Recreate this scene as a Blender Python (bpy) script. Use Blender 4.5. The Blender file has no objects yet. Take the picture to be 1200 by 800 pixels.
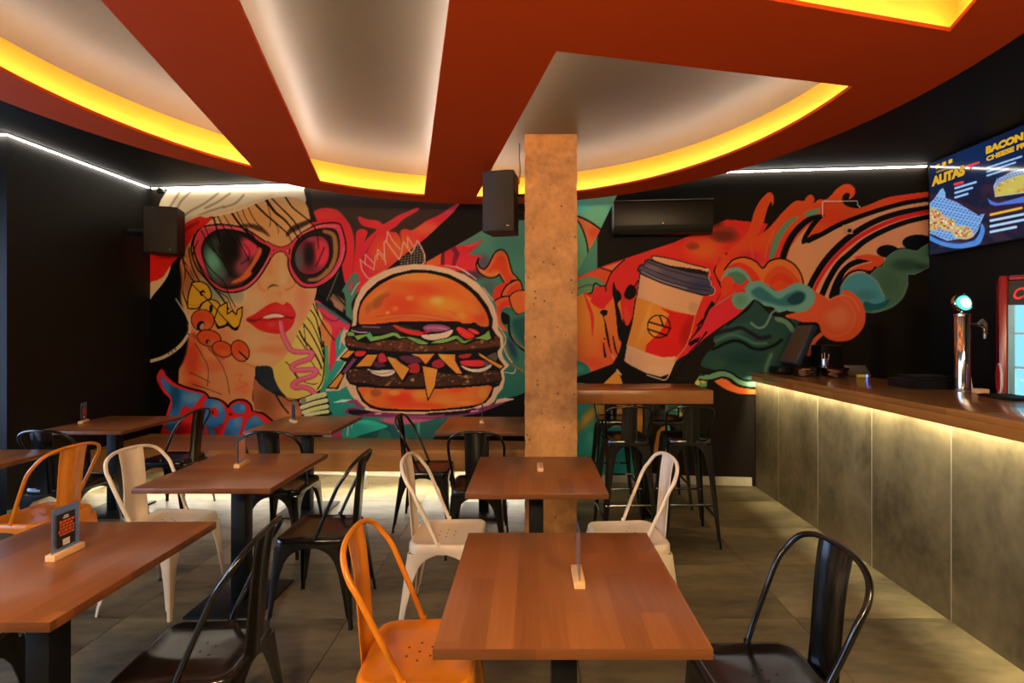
import bpy, bmesh, math, random
import numpy as np
from mathutils import Vector, Matrix

# ------------------------------------------------------------------ camera, world, exposure
sc = bpy.context.scene
COL = sc.collection
F, CX, CY, H = 570.0, 622.0, 388.0, 1.54        # focal length in px, vanishing point, eye height
cam_d = bpy.data.cameras.new('camera')
cam_d.sensor_width = 36.0
cam_d.lens = F / 1200.0 * 36.0
cam_d.shift_x = (600.0 - CX) / 1200.0
cam_d.shift_y = (CY - 400.0) / 1200.0
cam_d.clip_start = 0.02
cam = bpy.data.objects.new('camera', cam_d)
cam.location = (0, 0, H)
cam.rotation_euler = (math.pi / 2, 0, 0)
COL.objects.link(cam)
sc.camera = cam
sc.view_settings.view_transform = 'Standard'
sc.view_settings.look = 'None'
sc.view_settings.gamma = 1.0
sc.view_settings.use_curve_mapping = False
sc.view_settings.exposure = 2.05
world = bpy.data.worlds.new('overcast_sky')
sc.world = world
world.use_nodes = True
wb = world.node_tree.nodes['Background']
wb.inputs[0].default_value = (0.46, 0.68, 1.0, 1)
SKY = 2.2
wb.inputs[1].default_value = SKY

# light levels of the LED strips and of the added fill globes
LED_COVE = 12.0
LED_WALL = 6.5
LED_BAR = 72.0
LED_BENCH = 42.0
FILL_GLOBE = 60.0

# room dimensions (metres): x right, y away from the camera, z up
WA, WB = 0.198, 0.0179                 # mural wall: WA*y + WB*x = 1
def wall_y(x): return (1.0 - WB * x) / WA
XL, XR = -4.25, 3.85                   # left black wall, right wall
XLW = -5.40                            # window wall of the alcove on the left
YC = 3.945                               # corner of the left wall
YB = -2.6                              # wall behind the camera
ZC = 3.14                              # black ceiling
ZS = 2.78                              # underside of the orange soffit
ZP = 3.0                               # pale recess panels

# daylight: a portal in the window opening guides sky light in
pl = bpy.data.lights.new('window_daylight', 'AREA')
pl.shape = 'RECTANGLE'; pl.size = 2.2; pl.size_y = 5.2
pl.cycles.is_portal = True
po = bpy.data.objects.new('window_daylight', pl)
po.location = (XLW - 0.12, 1.2, 1.5)
po.rotation_euler = (0, -math.pi / 2, 0)
COL.objects.link(po)

# ------------------------------------------------------------------ helpers
def srgb(c):
    c = np.asarray(c, dtype=float) / 255.0
    return np.where(c <= 0.04045, c / 12.92, ((c + 0.055) / 1.055) ** 2.4)
def rgb(r, g, b): 
    v = srgb((r, g, b)); return (float(v[0]), float(v[1]), float(v[2]), 1.0)

class MB:
    """collects verts and faces, built as one mesh"""
    def __init__(s): s.v = []; s.f = []
    def add(s, vs, fs):
        o = len(s.v); s.v += [tuple(p) for p in vs]; s.f += [tuple(i + o for i in f) for f in fs]; return s
    def box(s, x0, x1, y0, y1, z0, z1, b=0.0):
        if b <= 0:
            vs = [(x, y, z) for z in (z0, z1) for y in (y0, y1) for x in (x0, x1)]
            fs = [(0, 2, 3, 1), (4, 5, 7, 6), (0, 1, 5, 4), (2, 6, 7, 3), (0, 4, 6, 2), (1, 3, 7, 5)]
            return s.add(vs, fs)
        bm = bmesh.new()
        r = bmesh.ops.create_cube(bm, size=1.0)
        for v in bm.verts:
            v.co = Vector(((x0 + x1) / 2 + v.co.x * (x1 - x0), (y0 + y1) / 2 + v.co.y * (y1 - y0), (z0 + z1) / 2 + v.co.z * (z1 - z0)))
        bmesh.ops.bevel(bm, geom=list(bm.edges), offset=b, segments=2, profile=0.5, affect='EDGES')
        return s.from_bm(bm)
    def from_bm(s, bm, m=None):
        bm.verts.index_update()
        vs = [(m @ v.co if m else v.co)[:] for v in bm.verts]
        fs = [[v.index for v in f.verts] for f in bm.faces]
        bm.free(); return s.add(vs, fs)
    def prism(s, pts, z0, z1):
        n = len(pts)
        vs = [(x, y, z0) for x, y in pts] + [(x, y, z1) for x, y in pts]
        fs = [tuple(range(n - 1, -1, -1)), tuple(range(n, 2 * n))]
        fs += [(i, (i + 1) % n, n + (i + 1) % n, n + i) for i in range(n)]
        return s.add(vs, fs)
    def loft(s, rings, closed=True, caps=True):
        n = len(rings[0]); vs = [p for r in rings for p in r]; fs = []
        for k in range(len(rings) - 1):
            for i in range(n if closed else n - 1):
                j = (i + 1) % n
                fs.append((k * n + i, k * n + j, (k + 1) * n + j, (k + 1) * n + i))
        if caps and closed:
            fs.append(tuple(range(n - 1, -1, -1))); fs.append(tuple((len(rings) - 1) * n + i for i in range(n)))
        return s.add(vs, fs)
    def tube(s, path, r, seg=10, closed=False, caps=True):
        P = [Vector(p) for p in path]; n = len(P); rings = []
        rr = r if isinstance(r, (list, tuple)) else [r] * n
        up = None
        for i in range(n):
            if closed: t = P[(i + 1) % n] - P[i - 1]
            else: t = P[min(i + 1, n - 1)] - P[max(i - 1, 0)]
            t.normalize()
            if up is None:
                up = Vector((0, 0, 1)) if abs(t.z) < 0.9 else Vector((1, 0, 0))
            a = up - t * up.dot(t)
            if a.length < 1e-4: a = t.orthogonal()
            a.normalize(); up = a; b = t.cross(a)
            rings.append([P[i] + (a * math.cos(2 * math.pi * k / seg) + b * math.sin(2 * math.pi * k / seg)) * rr[i] for k in range(seg)])
        if closed: rings.append(rings[0]); caps = False
        return s.loft(rings, True, caps)
    def lathe(s, prof, seg=24, c=(0, 0, 0)):
        rings = [[(c[0] + r * math.cos(2 * math.pi * k / seg), c[1] + r * math.sin(2 * math.pi * k / seg), c[2] + z) for k in range(seg)] for r, z in prof]
        return s.loft(rings)
    def xf(s, m):
        s.v = [tuple(m @ Vector(p)) for p in s.v]; return s
    def mesh(s, name, smooth=None):
        me = bpy.data.meshes.new(name); me.from_pydata(s.v, [], s.f); me.update()
        bm = bmesh.new(); bm.from_mesh(me); bmesh.ops.recalc_face_normals(bm, faces=bm.faces); bm.to_mesh(me); bm.free()
        if smooth is not None:
            me.polygons.foreach_set('use_smooth', [True] * len(me.polygons))
            me.set_sharp_from_angle(angle=math.radians(smooth))
        return me
    def build(s, name, mat, parent=None, smooth=35):
        return obj(name, s.mesh(name, smooth), mat, parent)

def obj(name, me, mat=None, parent=None):
    o = bpy.data.objects.new(name, me); COL.objects.link(o)
    if mat is not None and not me.materials: me.materials.append(mat)
    if parent is not None: o.parent = parent
    return o
def tag(o, label=None, cat=None, group=None, kind=None):
    if label: o['label'] = label
    if cat: o['category'] = cat
    if group: o['group'] = group
    if kind: o['kind'] = kind
    return o
def thing(name, label, cat, loc=(0, 0, 0), rz=0.0, group=None):
    o = bpy.data.objects.new(name, None); o.empty_display_size = 0.05; COL.objects.link(o)
    o.location = loc; o.rotation_euler = (0, 0, rz)
    return tag(o, label, cat, group)
def copy_tree(o, parent=None):
    c = o.copy(); COL.objects.link(c)
    if parent is not None: c.parent = parent
    for ch in list(o.children): copy_tree(ch, c)
    return c
def crom(pts, closed=False, n=8):
    """Catmull-Rom spline through points (any dimension)"""
    P = [np.array(p, float) for p in pts]; N = len(P); out = []
    rng = range(N if closed else N - 1)
    for i in rng:
        p0 = P[(i - 1) % N] if closed or i > 0 else P[0]
        p1 = P[i]; p2 = P[(i + 1) % N]
        p3 = P[(i + 2) % N] if closed or i + 2 < N else P[-1]
        for k in range(n):
            t = k / n
            out.append(0.5 * (2 * p1 + (p2 - p0) * t + (2 * p0 - 5 * p1 + 4 * p2 - p3) * t * t + (3 * p1 - p0 - 3 * p2 + p3) * t ** 3))
    if not closed: out.append(P[-1])
    return out
def at_floor(x, y, z=0.0):
    d = (H - z) * F / (y - CY); return ((x - CX) / F * d, d, z)

# ------------------------------------------------------------------ materials
def new_mat(name):
    m = bpy.data.materials.new(name); m.use_nodes = True
    nt = m.node_tree; return m, nt, nt.nodes['Principled BSDF']
def N(nt, t, **kw):
    n = nt.nodes.new(t)
    for k, v in kw.items(): setattr(n, k, v)
    return n
def plain(name, col, rough=0.5, metal=0.0, var=0.06, scale=18.0, bump=0.0, spec=0.5, coat=0.0):
    """painted / metal / plastic surface with slight procedural unevenness"""
    m, nt, b = new_mat(name); L = nt.links
    tc = N(nt, 'ShaderNodeTexCoord'); no = N(nt, 'ShaderNodeTexNoise')
    no.inputs['Scale'].default_value = scale; no.inputs['Detail'].default_value = 3
    L.new(tc.outputs['Object'], no.inputs['Vector'])
    r = N(nt, 'ShaderNodeValToRGB')
    c = np.array(col[:3])
    r.color_ramp.elements[0].position = 0.3; r.color_ramp.elements[1].position = 0.7
    r.color_ramp.elements[0].color = (*np.clip(c * (1 - var), 0, 1), 1)
    r.color_ramp.elements[1].color = (*np.clip(c * (1 + var), 0, 1), 1)
    L.new(no.outputs['Fac'], r.inputs['Fac']); L.new(r.outputs['Color'], b.inputs['Base Color'])
    b.inputs['Roughness'].default_value = rough; b.inputs['Metallic'].default_value = metal
    b.inputs['Specular IOR Level'].default_value = spec; b.inputs['Coat Weight'].default_value = coat
    if bump > 0:
        bp = N(nt, 'ShaderNodeBump'); bp.inputs['Strength'].default_value = bump; bp.inputs['Distance'].default_value = 0.01
        L.new(no.outputs['Fac'], bp.inputs['Height']); L.new(bp.outputs['Normal'], b.inputs['Normal'])
    return m
def emit(name, col, strength):
    m = bpy.data.materials.new(name); m.use_nodes = True; nt = m.node_tree
    nt.nodes.remove(nt.nodes['Principled BSDF'])
    e = N(nt, 'ShaderNodeEmission'); e.inputs[0].default_value = col; e.inputs[1].default_value = strength
    nt.links.new(e.outputs[0], nt.nodes['Material Output'].inputs[0]); return m
def wood(name, c1, c2, rough=0.35, axis='Y', stave=0.07, coat=0.0):
    """butcher-block wood: staves with their own tone, long grain along one axis"""
    m, nt, b = new_mat(name); L = nt.links
    tc = N(nt, 'ShaderNodeTexCoord'); mp = N(nt, 'ShaderNodeMapping')
    if axis == 'X': mp.inputs['Rotation'].default_value = (0, 0, math.pi / 2)
    oi = N(nt, 'ShaderNodeObjectInfo')
    add = N(nt, 'ShaderNodeVectorMath', operation='ADD'); mul = N(nt, 'ShaderNodeVectorMath', operation='SCALE')
    mul.inputs['Scale'].default_value = 7.3
    L.new(oi.outputs['Random'], mul.inputs[0]); L.new(tc.outputs['Object'], mp.inputs['Vector'])
    L.new(mp.outputs[0], add.inputs[0]); L.new(mul.outputs[0], add.inputs[1])
    # staves
    sx = N(nt, 'ShaderNodeSeparateXYZ'); L.new(add.outputs[0], sx.inputs[0])
    d = N(nt, 'ShaderNodeMath', operation='DIVIDE'); L.new(sx.outputs['X'], d.inputs[0]); d.inputs[1].default_value = stave
    fl = N(nt, 'ShaderNodeMath', operation='FLOOR'); L.new(d.outputs[0], fl.inputs[0])
    wn1 = N(nt, 'ShaderNodeTexWhiteNoise', noise_dimensions='1D'); L.new(fl.outputs[0], wn1.inputs['W'])
    yy = N(nt, 'ShaderNodeMath', operation='MULTIPLY_ADD'); L.new(sx.outputs['Y'], yy.inputs[0]); yy.inputs[1].default_value = 1.9
    L.new(wn1.outputs['Value'], yy.inputs[2])
    fy = N(nt, 'ShaderNodeMath', operation='FLOOR'); L.new(yy.outputs[0], fy.inputs[0])
    cb = N(nt, 'ShaderNodeCombineXYZ'); L.new(fl.outputs[0], cb.inputs[0]); L.new(fy.outputs[0], cb.inputs[1])
    wn = N(nt, 'ShaderNodeTexWhiteNoise', noise_dimensions='2D'); L.new(cb.outputs[0], wn.inputs['Vector'])
    st = N(nt, 'ShaderNodeMapping'); st.inputs['Scale'].default_value = (60, 3.2, 30); L.new(add.outputs[0], st.inputs['Vector'])
    no = N(nt, 'ShaderNodeTexNoise'); no.inputs['Scale'].default_value = 1.0; no.inputs['Detail'].default_value = 6; no.inputs['Distortion'].default_value = 0.6
    L.new(st.outputs[0], no.inputs['Vector'])
    mx = N(nt, 'ShaderNodeMath', operation='MULTIPLY_ADD'); L.new(wn.outputs['Value'], mx.inputs[0]); mx.inputs[1].default_value = 0.55
    sm = N(nt, 'ShaderNodeMath', operation='MULTIPLY'); L.new(no.outputs['Fac'], sm.inputs[0]); sm.inputs[1].default_value = 0.62
    L.new(sm.outputs[0], mx.inputs[2])
    r = N(nt, 'ShaderNodeValToRGB'); r.color_ramp.elements[0].position = 0.12; r.color_ramp.elements[1].position = 0.92
    r.color_ramp.elements[0].color = c1; r.color_ramp.elements[1].color = c2
    L.new(mx.outputs[0], r.inputs['Fac']); L.new(r.outputs['Color'], b.inputs['Base Color'])
    b.inputs['Roughness'].default_value = rough; b.inputs['Coat Weight'].default_value = coat
    bp = N(nt, 'ShaderNodeBump'); bp.inputs['Strength'].default_value = 0.08; bp.inputs['Distance'].default_value = 0.004
    L.new(no.outputs['Fac'], bp.inputs['Height']); L.new(bp.outputs['Normal'], b.inputs['Normal'])
    return m
def concrete(name, c1, c2, scale=2.0, rough=0.5, bump=0.1, pores=False, stretch=(1, 1, 1), rand=False):
    m, nt, b = new_mat(name); L = nt.links
    tc = N(nt, 'ShaderNodeTexCoord'); mp = N(nt, 'ShaderNodeMapping'); mp.inputs['Scale'].default_value = stretch
    L.new(tc.outputs['Object'], mp.inputs['Vector']); vec = mp.outputs[0]
    if rand:
        oi = N(nt, 'ShaderNodeObjectInfo'); mul = N(nt, 'ShaderNodeVectorMath', operation='SCALE'); mul.inputs['Scale'].default_value = 31.0
        add = N(nt, 'ShaderNodeVectorMath', operation='ADD')
        L.new(oi.outputs['Random'], mul.inputs[0]); L.new(vec, add.inputs[0]); L.new(mul.outputs[0], add.inputs[1]); vec = add.outputs[0]
    n1 = N(nt, 'ShaderNodeTexNoise'); n1.inputs['Scale'].default_value = scale; n1.inputs['Detail'].default_value = 8; n1.inputs['Roughness'].default_value = 0.62; n1.inputs['Distortion'].default_value = 0.4
    L.new(vec, n1.inputs['Vector'])
    n2 = N(nt, 'ShaderNodeTexNoise'); n2.inputs['Scale'].default_value = scale * 9; n2.inputs['Detail'].default_value = 5
    L.new(vec, n2.inputs['Vector'])
    mx = N(nt, 'ShaderNodeMath', operation='MULTIPLY_ADD'); L.new(n2.outputs['Fac'], mx.inputs[0]); mx.inputs[1].default_value = 0.25; L.new(n1.outputs['Fac'], mx.inputs[2])
    r = N(nt, 'ShaderNodeValToRGB'); r.color_ramp.elements[0].position = 0.44; r.color_ramp.elements[1].position = 0.80
    r.color_ramp.elements[0].color = c1; r.color_ramp.elements[1].color = c2
    L.new(mx.outputs[0], r.inputs['Fac']); colr = r.outputs['Color']; hgt = mx.outputs[0]
    if pores:
        vo = N(nt, 'ShaderNodeTexVoronoi'); vo.inputs['Scale'].default_value = 15; L.new(tc.outputs['Object'], vo.inputs['Vector'])
        n3 = N(nt, 'ShaderNodeTexNoise'); n3.inputs['Scale'].default_value = 4; L.new(tc.outputs['Object'], n3.inputs['Vector'])
        th = N(nt, 'ShaderNodeMath', operation='MULTIPLY'); L.new(n3.outputs['Fac'], th.inputs[0]); th.inputs[1].default_value = 0.17
        sub = N(nt, 'ShaderNodeMath', operation='SUBTRACT'); L.new(vo.outputs['Distance'], sub.inputs[0]); L.new(th.outputs[0], sub.inputs[1])
        mr = N(nt, 'ShaderNodeMapRange'); mr.inputs['From Min'].default_value = 0.0; mr.inputs['From Max'].default_value = 0.05
        L.new(sub.outputs[0], mr.inputs['Value'])
        mc = N(nt, 'ShaderNodeMix', data_type='RGBA'); mc.inputs['A'].default_value = (*[x * 0.55 for x in c1[:3]], 1)
        L.new(mr.outputs[0], mc.inputs['Factor']); L.new(colr, mc.inputs['B']); colr = mc.outputs['Result']
        h2 = N(nt, 'ShaderNodeMath', operation='MULTIPLY_ADD'); L.new(mr.outputs[0], h2.inputs[0]); h2.inputs[1].default_value = 0.8; L.new(mx.outputs[0], h2.inputs[2]); hgt = h2.outputs[0]
    L.new(colr, b.inputs['Base Color']); b.inputs['Roughness'].default_value = rough
    bp = N(nt, 'ShaderNodeBump'); bp.inputs['Strength'].default_value = bump; bp.inputs['Distance'].default_value = 0.006
    L.new(hgt, bp.inputs['Height']); L.new(bp.outputs['Normal'], b.inputs['Normal'])
    return m
def glass(name, col=(0.9, 0.95, 1, 1), rough=0.02):
    m, nt, b = new_mat(name)
    b.inputs['Base Color'].default_value = col; b.inputs['Roughness'].default_value = rough
    b.inputs['Transmission Weight'].default_value = 1.0; b.inputs['IOR'].default_value = 1.05; b.inputs['Specular IOR Level'].default_value = 0.8
    return m
def clear_sheet(name, tint=(1, 1, 1, 1), gloss=0.12, haze=0.0):
    """thin clear acrylic / window pane: mostly transparent with a sheen"""
    m = bpy.data.materials.new(name); m.use_nodes = True; nt = m.node_tree; nt.nodes.remove(nt.nodes['Principled BSDF'])
    t = N(nt, 'ShaderNodeBsdfTransparent'); t.inputs[0].default_value = tint
    g = N(nt, 'ShaderNodeBsdfGlossy'); g.inputs['Roughness'].default_value = 0.05
    fr = N(nt, 'ShaderNodeFresnel'); fr.inputs[0].default_value = 1.45
    ad = N(nt, 'ShaderNodeMath', operation='ADD'); ad.inputs[1].default_value = gloss * 0.4; nt.links.new(fr.outputs[0], ad.inputs[0])
    mx = N(nt, 'ShaderNodeMixShader'); nt.links.new(ad.outputs[0], mx.inputs[0]); nt.links.new(t.outputs[0], mx.inputs[1]); nt.links.new(g.outputs[0], mx.inputs[2])
    out = mx.outputs[0]
    if haze > 0:
        df = N(nt, 'ShaderNodeBsdfDiffuse'); df.inputs[0].default_value = (0.8, 0.78, 0.75, 1)
        m2 = N(nt, 'ShaderNodeMixShader'); m2.inputs[0].default_value = haze; nt.links.new(out, m2.inputs[1]); nt.links.new(df.outputs[0], m2.inputs[2]); out = m2.outputs[0]
    nt.links.new(out, nt.nodes['Material Output'].inputs[0]); return m
def attr_mat(name, rough=0.6, emission=0.0, spec=0.3):
    m, nt, b = new_mat(name); a = N(nt, 'ShaderNodeVertexColor', layer_name='paint')
    if emission > 0:
        b.inputs['Base Color'].default_value = (0.004, 0.004, 0.005, 1)
        nt.links.new(a.outputs['Color'], b.inputs['Emission Color']); b.inputs['Emission Strength'].default_value = emission
    else:
        nt.links.new(a.outputs['Color'], b.inputs['Base Color'])
    b.inputs['Roughness'].default_value = rough; b.inputs['Specular IOR Level'].default_value = spec
    return m

M = {}
M['black_wall'] = plain('black_wall_paint', rgb(15, 13, 10), 0.6, var=0.08, scale=3, spec=0.25)
M['black_ceiling'] = plain('black_ceiling_paint', rgb(13, 12, 10), 0.65, var=0.06, scale=2, spec=0.2)
M['blue_wall'] = plain('grey_wall_paint', rgb(150, 156, 164), 0.6, var=0.04, scale=3)
M['orange'] = plain('orange_soffit_paint', rgb(176, 58, 7), 0.75, var=0.03, scale=2.5, spec=0.12)
M['cove'] = plain('orange_cove_paint', rgb(250, 172, 44), 0.6, var=0.02, scale=2)
M['pale'] = plain('pale_ceiling_paint', rgb(98, 92, 79), 0.42, var=0.03, scale=1.2)
M['table'] = wood('oak_table', rgb(114, 64, 32), rgb(154, 94, 50), 0.28)
M['table_x'] = wood('oak_table_cross', rgb(128, 75, 38), rgb(166, 105, 55), 0.28, 'X')
M['table_edge'] = wood('oak_edge_band', rgb(86, 46, 20), rgb(122, 70, 32), 0.4, 'X', stave=0.05)  # tabletop sides, a darker oak than the top
M['bench'] = wood('oak_bench', rgb(140, 90, 46), rgb(190, 132, 72), 0.38, 'X', stave=0.2)
M['bar_top'] = wood('oak_bar_top', rgb(128, 80, 34), rgb(172, 112, 54), 0.22, 'Y', stave=0.09, coat=0.2)
M['pine'] = wood('pine_block', rgb(214, 160, 105), rgb(236, 190, 140), 0.5, 'Y', stave=0.5)
M['tile'] = concrete('floor_tile', rgb(64, 56, 37), rgb(140, 125, 89), 1.3, 0.46, 0.05, stretch=(0.7, 2.2, 1), rand=True)
M['grout'] = plain('grout', rgb(70, 66, 58), 0.9)
M['baseboard'] = concrete('stone_baseboard', rgb(150, 140, 118), rgb(190, 180, 155), 1.5, 0.5, 0.05)
M['panel'] = concrete('bar_panel', rgb(74, 66, 47), rgb(130, 118, 88), 1.7, 0.45, 0.06, stretch=(1, 1.4, 1.0), rand=True)
M['joint'] = plain('panel_joint', rgb(188, 176, 146), 0.6)
M['column'] = concrete('column_concrete', rgb(142, 92, 48), rgb(214, 150, 86), 2.6, 0.7, 0.5, pores=True)
M['black_metal'] = plain('black_painted_metal', rgb(10, 10, 10), 0.2, 0.0, 0.1, 40, spec=0.7)
M['black_matte'] = plain('black_powder_coat', rgb(8, 8, 8), 0.55, 0.0, 0.1, 60, bump=0.02, spec=0.3)
M['orange_metal'] = plain('orange_painted_metal', rgb(218, 126, 20), 0.25, 0.0, 0.03, 20)
M['white_metal'] = plain('white_painted_metal', rgb(230, 211, 190), 0.28, 0.0, 0.03, 20)
M['black_plastic'] = plain('black_plastic', rgb(10, 9, 9), 0.5, 0.0, 0.1, 60, spec=0.3)
M['grille'] = plain('speaker_grille', rgb(40, 26, 17), 0.7, 0.0, 0.15, 300, bump=0.15)
M['rubber'] = plain('rubber', rgb(24, 24, 24), 0.8)
M['hole'] = plain('dark_hole', rgb(20, 18, 16), 0.9)
M['chrome'] = plain('chrome', rgb(210, 205, 200), 0.1, 1.0, 0.02)
M['silver'] = plain('silver_trim', rgb(170, 168, 164), 0.3, 0.8, 0.03)
M['white_plastic'] = plain('white_plastic', rgb(225, 218, 208), 0.4)
M['acrylic'] = clear_sheet('clear_acrylic', (1, 1, 1, 1), 0.03, 0.05)
M['pane'] = clear_sheet('window_pane', (0.95, 0.97, 1, 1), 0.05)
M['led_cove'] = emit('led_cove', (1.0, 0.95, 0.80, 1), LED_COVE)
M['led_wall'] = emit('led_wall', (1.0, 0.93, 0.82, 1), LED_WALL)
M['led_bar'] = emit('led_bar', (1.0, 0.88, 0.56, 1), LED_BAR)
M['globe'] = emit('globe_glow', (1.0, 0.74, 0.40, 1), FILL_GLOBE)
M['led_bench'] = emit('led_bench', (1.0, 0.93, 0.74, 1), LED_BENCH)
# ------------------------------------------------------------------ painter: flat paint drawn in code onto fine vertex colours
class Paint:
    """a canvas in photo pixels; shapes are mixed over each other like paint"""
    def __init__(s, x0, y0, x1, y1, ss=2, base=(0, 0, 0)):
        s.x0, s.y0, s.ss = x0, y0, ss
        s.w, s.h = int((x1 - x0) * ss), int((y1 - y0) * ss)
        s.c = np.empty((s.h, s.w, 3), np.float32); s.c[:] = base
        s.rng = np.random.RandomState(7)
    def mask(s, pts, smooth=True, feather=0.0):
        if smooth: pts = crom(pts, True, 6)
        P = (np.array(pts, float) - (s.x0, s.y0)) * s.ss
        pad = int(feather * s.ss * 2) + 2
        bx0, by0 = np.floor(P.min(0)).astype(int) - pad; bx1, by1 = np.ceil(P.max(0)).astype(int) + pad
        bx0, by0, bx1, by1 = max(bx0, 0), max(by0, 0), min(bx1, s.w), min(by1, s.h)
        if bx1 <= bx0 or by1 <= by0: return None
        a = np.zeros((by1 - by0, bx1 - bx0), np.float32)
        Q = np.roll(P, -1, 0)
        xs = np.arange(bx0, bx1) + 0.5
        for r in range(by0, by1):
            yv = r + 0.5
            hit = (P[:, 1] <= yv) != (Q[:, 1] <= yv)
            if not hit.any(): continue
            p, q = P[hit], Q[hit]
            cx = np.sort(p[:, 0] + (yv - p[:, 1]) / (q[:, 1] - p[:, 1]) * (q[:, 0] - p[:, 0]))
            row = a[r - by0]
            for k in range(0, len(cx) - 1, 2):
                row += np.clip(np.minimum(xs + 0.5, cx[k + 1]) - np.maximum(xs - 0.5, cx[k]), 0, 1)
        if feather > 0: a = s.blur(a, feather * s.ss)
        return (bx0, by0, bx1, by1, np.clip(a, 0, 1))
    def blur(s, a, r):
        n = max(1, int(r))
        for _ in range(2):
            for ax in (0, 1):
                p = np.pad(a, [(n + 1, n) if k == ax else (0, 0) for k in (0, 1)], mode='edge')
                cs = np.cumsum(p, axis=ax, dtype=np.float64); L = a.shape[ax]; w = 2 * n + 1
                hi = np.take(cs, range(w, w + L), axis=ax); lo = np.take(cs, range(0, L), axis=ax)
                a = ((hi - lo) / w).astype(np.float32)
        return a
    def _put(s, m, col, alpha=1.0, clip=None):
        if m is None: return
        bx0, by0, bx1, by1, a = m
        a = a * alpha
        if clip is not None:
            full = np.zeros_like(a)
            cx0, cy0, cx1, cy1, ca = clip
            ix0, iy0, ix1, iy1 = max(bx0, cx0), max(by0, cy0), min(bx1, cx1), min(by1, cy1)
            if ix1 <= ix0 or iy1 <= iy0: return
            full[iy0 - by0:iy1 - by0, ix0 - bx0:ix1 - bx0] = ca[iy0 - cy0:iy1 - cy0, ix0 - cx0:ix1 - cx0]
            a = a * full
        reg = s.c[by0:by1, bx0:bx1]
        if isinstance(col, np.ndarray) and col.ndim == 3: cc = col
        else: cc = np.array(col, np.float32)
        reg += (cc - reg) * a[..., None]
    def fill(s, pts, col, smooth=True, feather=0.0, grad=None, alpha=1.0, clip=None, line=0, lcol=(22, 15, 11)):
        m = s.mask(pts, smooth, feather)
        if m is None: return None
        if grad is not None:
            (gx0, gy0), (gx1, gy1), c2 = grad
            bx0, by0, bx1, by1, _ = m
            X, Y = np.meshgrid(np.arange(bx0, bx1) / s.ss + s.x0, np.arange(by0, by1) / s.ss + s.y0)
            t = np.clip(((X - gx0) * (gx1 - gx0) + (Y - gy0) * (gy1 - gy0)) / ((gx1 - gx0) ** 2 + (gy1 - gy0) ** 2), 0, 1)[..., None]
            col = (np.array(col, np.float32) * (1 - t) + np.array(c2, np.float32) * t).astype(np.float32)
        s._put(m, col, alpha, clip)
        if line: s.stroke(list(pts) + [pts[0]], line, lcol, smooth=smooth, clip=clip, closed=True)
        return m
    def stroke(s, pts, w, col, smooth=True, alpha=1.0, soft=0.0, clip=None, closed=False):
        if closed: pts = pts[:-1]
        if smooth: pts = crom(pts, closed, 6)
        if closed: pts = list(pts) + [pts[0]]
        P = (np.array(pts, float) - (s.x0, s.y0)) * s.ss
        n = len(P); ww = (np.array(w, float) if isinstance(w, (list, tuple)) else np.full(2, float(w))) * s.ss / 2
        wv = np.interp(np.linspace(0, 1, n), np.linspace(0, 1, len(ww)), ww)
        pad = int(wv.max() + soft * s.ss * 2) + 3
        bx0, by0 = np.floor(P.min(0)).astype(int) - pad; bx1, by1 = np.ceil(P.max(0)).astype(int) + pad
        bx0, by0, bx1, by1 = max(bx0, 0), max(by0, 0), min(bx1, s.w), min(by1, s.h)
        if bx1 <= bx0 or by1 <= by0: return
        a = np.zeros((by1 - by0, bx1 - bx0), np.float32)
        for i in range(n - 1):
            r = max(wv[i], wv[i + 1]) + 1.5
            lx0 = max(int(min(P[i, 0], P[i + 1, 0]) - r), bx0); lx1 = min(int(max(P[i, 0], P[i + 1, 0]) + r) + 2, bx1)
            ly0 = max(int(min(P[i, 1], P[i + 1, 1]) - r), by0); ly1 = min(int(max(P[i, 1], P[i + 1, 1]) + r) + 2, by1)
            if lx1 <= lx0 or ly1 <= ly0: continue
            X, Y = np.meshgrid(np.arange(lx0, lx1) + 0.5, np.arange(ly0, ly1) + 0.5)
            d = P[i + 1] - P[i]; L2 = max(d @ d, 1e-9)
            t = np.clip(((X - P[i, 0]) * d[0] + (Y - P[i, 1]) * d[1]) / L2, 0, 1)
            dist = np.hypot(X - P[i, 0] - t * d[0], Y - P[i, 1] - t * d[1])
            wl = wv[i] + (wv[i + 1] - wv[i]) * t
            sub = a[ly0 - by0:ly1 - by0, lx0 - bx0:lx1 - bx0]
            np.maximum(sub, np.clip(wl - dist + 0.5, 0, 1), out=sub)
        if soft > 0: a = s.blur(a, soft * s.ss)
        s._put((bx0, by0, bx1, by1, a), col, alpha, clip)
    def blob(s, cx, cy, rx, ry, col, alpha=1.0, clip=None, rot=0.0, hard=0.0):
        R = max(rx, ry) * 1.6
        bx0, by0 = max(int((cx - R - s.x0) * s.ss), 0), max(int((cy - R - s.y0) * s.ss), 0)
        bx1, by1 = min(int((cx + R - s.x0) * s.ss) + 1, s.w), min(int((cy + R - s.y0) * s.ss) + 1, s.h)
        if bx1 <= bx0 or by1 <= by0: return
        X, Y = np.meshgrid(np.arange(bx0, bx1) / s.ss + s.x0 - cx, np.arange(by0, by1) / s.ss + s.y0 - cy)
        c, sn = math.cos(rot), math.sin(rot)
        d = np.hypot((X * c + Y * sn) / rx, (-X * sn + Y * c) / ry)
        if hard: a = np.clip((1 - d) * min(rx, ry) * s.ss + 0.5, 0, 1)
        else: a = np.clip(1.25 - d, 0, 1) ; a = np.clip(a * a * (3 - 2 * a), 0, 1)
        s._put((bx0, by0, bx1, by1, a.astype(np.float32)), col, alpha, clip)
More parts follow.
